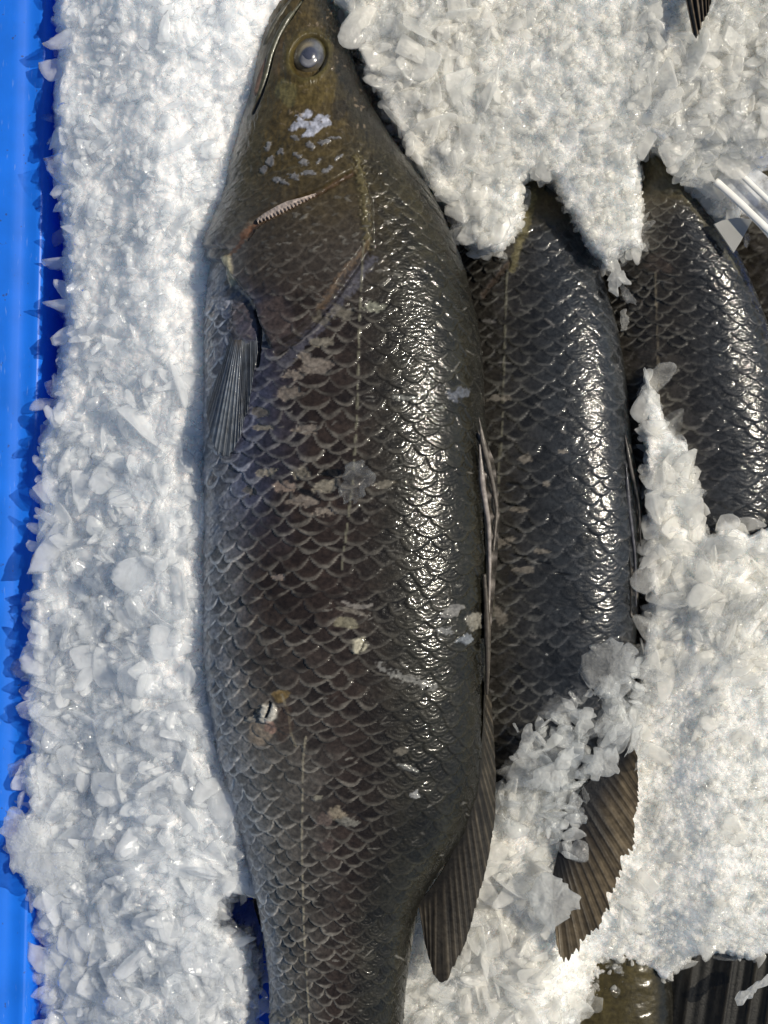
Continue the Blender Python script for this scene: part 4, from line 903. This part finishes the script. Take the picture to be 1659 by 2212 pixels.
tag(Hb.build('packed_ice', M_FUSE_R), 'white packed ice lying around the tail fins on the right', 'ice', kind='stuff')
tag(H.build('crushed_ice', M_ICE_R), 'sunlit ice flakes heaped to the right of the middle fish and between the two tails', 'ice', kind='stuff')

# --- single pieces that stand out
def flake(name, outline, z, thick, mat, label=None, tilt=(0, 0), seed=0, wob=.0012, n=90, parent=None, heap=None):
    o = np.asarray(outline, float); o = np.vstack([o, o[:1]])
    l = np.r_[0, np.cumsum(np.hypot(*np.diff(o, axis=0).T))]; t = np.linspace(0, l[-1], n+1)[:-1]
    p = np.stack([np.interp(t, l, o[:, i]) for i in (0, 1)], -1)
    nr_ = np.stack([fbm(p[:, 0]*.09, p[:, 1]*.09, s=seed+60)-.5, fbm(p[:, 0]*.09+50, p[:, 1]*.09, s=seed+61)-.5], -1)
    p = p + nr_*min(26, l[-1]*.06)*2
    for _ in range(2): p = (np.roll(p, 1, 0)+2*p+np.roll(p, -1, 0))/4
    c = p.mean(0); rs = np.sin(np.linspace(0, np.pi/2, 16))
    def side(sg):
        out = []
        for rr in rs:
            q_ = c+(p-c)*rr
            zz = z + sg*thick*.5*(1-rr**5)**.5*(.65+.45*fbm(q_[:, 0]*.05, q_[:, 1]*.05, s=seed+int(sg), o=3)+.35*fbm(q_[:, 0]*.16, q_[:, 1]*.16, s=seed+4)) + tilt[0]*(q_[:, 0]-c[0])*K + tilt[1]*(c[1]-q_[:, 1])*K + wob*(fbm(q_[:, 0]*.03+7, q_[:, 1]*.03, s=seed+2)-.5)*2
            out.append(at(q_[:, 0], q_[:, 1], zz))
        return np.array(out)
    U, D = side(1), side(-1)
    G = np.concatenate([U, D[::-1][1:]], 0); nr = len(G)
    Vv = G.reshape(-1, 3); Ff = grid_faces(nr, n, True)[:, ::-1]
    if heap is not None: heap.add(Vv, Ff, .2+.6*((seed*37) % 10)/10); return None
    ob = raw_mesh(name, Vv, [Ff], mat, parent, np.full((len(Vv), 3), .25+.5*((seed*37) % 10)/10))
    if label: tag(ob, label, 'ice chunk', 'single ice chunks lying on the fish and at the heap rims')
    return ob
Zm = lambda pts: [((2000+a/2.765)*.5486, (2400+b_/2.765)*.5486) for a, b_ in pts]
LG = None
flake('ice_chunk', Zm([(750, 600), (900, 420), (1100, 370), (1250, 330), (1400, 450), (1420, 650), (1290, 700), (1280, 800), (1150, 940), (1000, 930), (860, 780)]), .053, .006, M_MILKY, 'broad rough milky flake lying on the middle fish at the edge of the right heap', (.1, 0), 1)
flake('ice_chunk', Zm([(810, 1800), (930, 1530), (1180, 1490), (1230, 1600), (1220, 1790), (960, 1850)]), .062, .006, M_MILKY, 'smooth rounded trapezoid flake resting just above the brown tail fin of the middle fish', (.05, .1), 2)
flake('ice_chunk', Zm([(210, 1840), (500, 1650), (720, 1480), (745, 1600), (580, 1800), (540, 1950), (300, 2000)]), .060, .007, M_MILKY, 'long wedge of white ice between the front fish tail and the middle fish fin', (.05, .1), 3)
flake('ice_chunk', Zm([(360, 830), (480, 640), (720, 620), (900, 900), (780, 1020), (480, 1160), (360, 1110)]), .049, .004, M_CLEAR, 'flat clear dark looking flake lying low on the middle fish', (.0, .1), 4)
flake('ice_chunk', [(736, 1052), (736, 1032), (738, 1020), (744, 1004), (760, 998), (790, 1002), (808, 1014), (812, 1034), (806, 1050), (790, 1056), (782, 1076), (770, 1090), (748, 1088), (734, 1074)], B.z_at(770, 1042)[2]+.0022, .0045, M_CLEAR, 'thin melting clear ice chip stuck on the flank of the large front fish', (.08, 0), 5)
flake('ice_chunk', [(1316, 556), (1332, 552), (1350, 585), (1360, 612), (1352, 622), (1340, 600), (1334, 640), (1322, 634), (1312, 600)], .048, .006, M_MILKY, 'pair of narrow melting icicles hanging between the middle and right fish', (.1, -.1), 6)
flake('ice_chunk', [(1340, 612), (1362, 628), (1378, 650), (1376, 662), (1360, 656), (1344, 640)], .044, .006, M_CLEAR, 'short clear finger of ice below the icicles, over the right fish', (.1, 0), 7)
flake('ice_chunk', [(1340, 668), (1352, 664), (1362, 690), (1350, 712), (1340, 716)], .032, .005, M_MILKY, 'small ice splinter lodged between the middle and right fish', (0, 0), 8)
flake('ice_chunk', [(1386, 850), (1388, 810), (1396, 796), (1408, 830), (1420, 860), (1426, 900), (1400, 910), (1388, 890)], .046, .008, M_MILKY, 'upright pointed ice spike at the top tip of the right heap', (.1, .1), 9)
flake('ice_chunk', [(1588, 2170), (1592, 2150), (1630, 2124), (1656, 2108), (1664, 2118), (1640, 2136), (1606, 2164)], .046, .005, M_MILKY, 'thin ice stick lying across the dark tail fin in the bottom right corner', (0, 0), 10)
flake('ice_chunk', [(4, 1766), (24, 1744), (44, 1756), (60, 1768), (104, 1772), (116, 1812), (170, 1850), (190, 1900), (130, 1936), (90, 1918), (40, 1885), (10, 1852)], .050, .009, M_MILKY, 'largest flat flake reaching over the blue crate side at lower left', (.06, 0), 11)
flake('ice_chunk', [(12, 1664), (30, 1646), (50, 1640), (62, 1666), (40, 1676), (22, 1680)], .046, .006, M_CLEAR, 'small rounded ice drop jutting out over the blue crate side above the largest flake', (.1, 0), 12)
flake('ice_chunk', [(1145, 1950), (1150, 1905), (1190, 1880), (1225, 1905), (1250, 1940), (1245, 1965), (1225, 1985), (1200, 2010), (1165, 2000)], .060, .009, M_MILKY, 'thick blunt chunk against the left side of the middle fish tail fin', (.05, 0), 13)
# the loose pieces around them
HL = Heap(); r = np.random.default_rng(8)
for i, (p, z) in enumerate([([(300, 480), (480, 340), (740, 480), (700, 590), (540, 620), (380, 560)], .050), ([(470, 1160), (600, 1030), (720, 950), (770, 1080), (600, 1130)], .053), ([(550, 1240), (620, 1130), (690, 1250), (600, 1350)], .050), ([(730, 1290), (840, 1040), (910, 1080), (930, 1250), (800, 1420)], .053),
        ([(920, 1310), (1030, 1110), (1110, 1170), (1120, 1300), (980, 1400)], .053), ([(1100, 1330), (1320, 1120), (1390, 1200), (1350, 1400), (1220, 1500), (1110, 1480)], .055), ([(1260, 1620), (1380, 1280), (1450, 1250), (1400, 1480)], .056),
        ([(1380, 1770), (1440, 1560), (1530, 1460), (1540, 1560), (1430, 1750)], .056), ([(0, 1620), (150, 1500), (390, 1510), (300, 1620), (330, 1750), (180, 1740)], .053), ([(50, 1240), (80, 1230), (130, 1330), (100, 1340)], .053),
        ([(150, 1310), (260, 1250), (300, 1420), (200, 1560), (140, 1500)], .053), ([(520, 1930), (640, 1940), (640, 2080), (520, 2200)], .055), ([(720, 1960), (810, 2100), (780, 2180), (640, 2150)], .055), ([(330, 1330), (440, 1250), (400, 1400), (330, 1440)], .05),
        ([(660, 230), (760, 130), (860, 260), (800, 420), (690, 380)], .049), ([(1190, 900), (1260, 980), (1340, 1060), (1280, 1080), (1200, 1000)], .055), ([(1100, 1080), (1190, 1030), (1170, 1160), (1110, 1150)], .053), ([(800, 1900), (900, 2050), (860, 2130), (800, 2040)], .054)]):
    flake('x', Zm(p), z, .006, None, heap=HL, tilt=(r.uniform(-.2, .2), r.uniform(-.2, .2)), seed=30+i, n=60)
n = 430; px = r.uniform(1080, 1390, n); py = r.uniform(1330, 1790, n); ok = ((px-1150) > (1590-py)*.5) & ((px-1085) > (1610-py)*1.4) & (nofin(px, py) > .5)
px, py = px[ok], py[ok]
HL.shards(at(px, py, lerp(.050, .046, sstep(1200, 1380, px))+r.normal(0, .002, len(px))), r.uniform(9, 34, len(px))*K, r, 3, .55, (.15, .35), (.35, .9))
n = 34; px = r.uniform(1180, 1255, n); py = r.uniform(1690, 1850, n)
HL.shards(at(px, py, np.full(n, .054)), r.uniform(8, 26, n)*K, r, 3, .5)
tag(HL.build('loose_ice', M_LOOSE), 'half clear loose ice pieces scattered over the rear of the middle fish', 'ice', kind='stuff')

# ================================================================== CRATE AND HOLDER
crate = root('fish_crate', tuple(at(60, 1100, -.045)))
tag(crate, 'bright blue plastic crate with a thick rounded rim holding the fish and ice', 'crate')
# side: rim top, rounded shoulder, leaning inner face and foot, swept along the crate
prof = [(-160, .002), (-156, .022), (-145, .026), (0, .026), (14, .0257), (26, .0249), (38, .0244), (50, .0245), (62, .0249), (72, .0246), (82, .021), (92, .012), (102, .002), (112, -.02), (124, -.044), (60, -.047), (-160, -.047)]
pr = np.array(prof); ts = np.linspace(-500, 2750, 120); V = []
for y_ in ts:
    lean = -.022*(y_-200)
    wob = 1.2*math.sin(y_*.004)
    V.append(np.stack([(pr[:, 0]+lean*1.0+wob-PW/2)*K, np.full(len(pr), -(y_-PH/2)*K), pr[:, 1]], -1))
V = np.array(V); nr, nc = V.shape[:2]
sw = raw_mesh('side_wall', V.reshape(-1, 3), [grid_faces(nr, nc, True), np.array([[0]])[:0]], M_BLUE, crate)
bv = sw.modifiers.new('soft', 'BEVEL'); bv.width = .0012; bv.segments = 3; bv.limit_method = 'ANGLE'; bv.angle_limit = math.radians(12)
fx0, fx1, fy0, fy1 = (100-PW/2)*K, .42, -.36, .36
raw_mesh('floor', np.array([[fx0, fy0, -.045], [fx1, fy0, -.045], [fx1, fy1, -.045], [fx0, fy1, -.045], [fx0, fy0, -.048], [fx1, fy0, -.048], [fx1, fy1, -.048], [fx0, fy1, -.048]]),
         [np.array([[0, 1, 2, 3], [7, 6, 5, 4], [0, 4, 5, 1], [1, 5, 6, 2], [2, 6, 7, 3], [3, 7, 4, 0]])], M_BLUE, crate, smooth=False)

holder = root('tag_holder', tuple(at(1620, 440, .05)))
tag(holder, 'clear ribbed plastic tag holder with white edges stuck in the ice at the right edge', 'tag holder')
def slab(name, pts, z, th, mat, tilt=(0, 0)):
    p = np.asarray(pts, float); c = p.mean(0); zz = z + tilt[0]*(p[:, 0]-c[0])*K + tilt[1]*(c[1]-p[:, 1])*K
    T = at(p[:, 0], p[:, 1], zz); Bm = T-np.array([0, 0, th]); n = len(p); j = np.arange(n); j2 = (j+1) % n
    V = np.vstack([T, Bm, T.mean(0), Bm.mean(0)])
    F = np.stack([j, j2, j2+n, j+n], -1)
    o = raw_mesh(name, V, [np.stack([j2, j, np.full(n, 2*n)], -1), np.stack([j+n, j2+n, np.full(n, 2*n+1)], -1), F], mat, holder, smooth=False)
    return o
M_WHITE = plain_mat('white_plastic', (.82, .80, .75), rough=.3, noise=.06, scale=200, trans=.0)
M_TAB = plain_mat('milky_plastic', (.50, .49, .46), rough=.35, noise=.12, scale=90, trans=.3)
slab('panel', [(1543, 392), (1578, 352), (1605, 372), (1760, 500), (1760, 590), (1700, 560), (1640, 490)], .057, .0012, M_PLASTIC, (.1, 0))
slab('panel', [(1580, 352), (1600, 335), (1640, 368), (1760, 452), (1760, 480), (1680, 440)], .056, .0012, M_PLASTIC, (-.1, 0))
tube('rib', [(1545, 390, .0575), (1600, 440, .059), (1665, 503, .0605), (1740, 575, .062)], .0018, M_WHITE, holder, (.8, .8, .75), n=50, flat=.8)
tube('rib', [(1578, 354, .0585), (1620, 396, .060), (1665, 438, .0615), (1740, 508, .063)], .0014, M_WHITE, holder, (.8, .8, .75), n=50, flat=.8)
slab('tab', [(1543, 484), (1560, 476), (1592, 470), (1626, 474), (1612, 500), (1600, 522), (1585, 546), (1570, 524)], .052, .002, M_TAB, (.1, .1))
flake('ice_chunk', [(1607, 500), (1618, 505), (1622, 520), (1613, 535), (1604, 528)], .050, .004, M_CLEAR, 'small clear ice pebble beside the white tab of the tag holder', (0, 0), 21)

# ================================================================== LIGHT, CAMERA
az, tilt = math.radians(14), math.radians(42)      # sun stands to the right, a little above
sd = np.array([math.sin(tilt)*math.cos(az), math.sin(tilt)*math.sin(az), math.cos(tilt)])
w = bpy.data.worlds.new('World'); SC.world = w; w.use_nodes = True
nt = w.node_tree; nt.nodes.clear()
sky = nt.nodes.new('ShaderNodeTexSky'); sky.sky_type = 'NISHITA'; sky.sun_disc = False; sky.dust_density = .25
sky.sun_elevation = math.pi/2-tilt; sky.sun_rotation = math.atan2(sd[0], sd[1])
bg = nt.nodes.new('ShaderNodeBackground'); bg.inputs['Strength'].default_value = .06
wo = nt.nodes.new('ShaderNodeOutputWorld')
nt.links.new(sky.outputs[0], bg.inputs[0]); nt.links.new(bg.outputs[0], wo.inputs[0])
sl = bpy.data.lights.new('sun', 'SUN'); sl.energy = 3.3; sl.angle = math.radians(.55); sl.color = (1, .925, .78)
so = bpy.data.objects.new('sun', sl); COL.objects.link(so)
from mathutils import Vector
so.rotation_euler = Vector(tuple(sd)).to_track_quat('Z', 'Y').to_euler(); so.location = tuple(sd*2)
cd = bpy.data.cameras.new('camera'); cam = bpy.data.objects.new('camera', cd); COL.objects.link(cam)
cam.location = (0, 0, CAMZ); cam.rotation_euler = (0, 0, 0)
cd.sensor_fit = 'VERTICAL'; cd.sensor_height = 24; cd.lens = 24*(CAMZ-REFZ)/(K*PH); cd.clip_start = .05; cd.clip_end = 50
SC.camera = cam
SC.view_settings.view_transform = 'Standard'; SC.view_settings.look = 'None'; SC.view_settings.gamma = 1; SC.view_settings.exposure = 0.38
SC.view_settings.use_curve_mapping = False
SC.cycles.transparent_max_bounces = 24; SC.cycles.max_bounces = 14; SC.cycles.diffuse_bounces = 7; SC.cycles.transmission_bounces = 10; SC.cycles.glossy_bounces = 4
SC.cycles.use_denoising = True; SC.cycles.use_adaptive_sampling = True; SC.cycles.adaptive_threshold = .02; SC.cycles.caustics_refractive = True
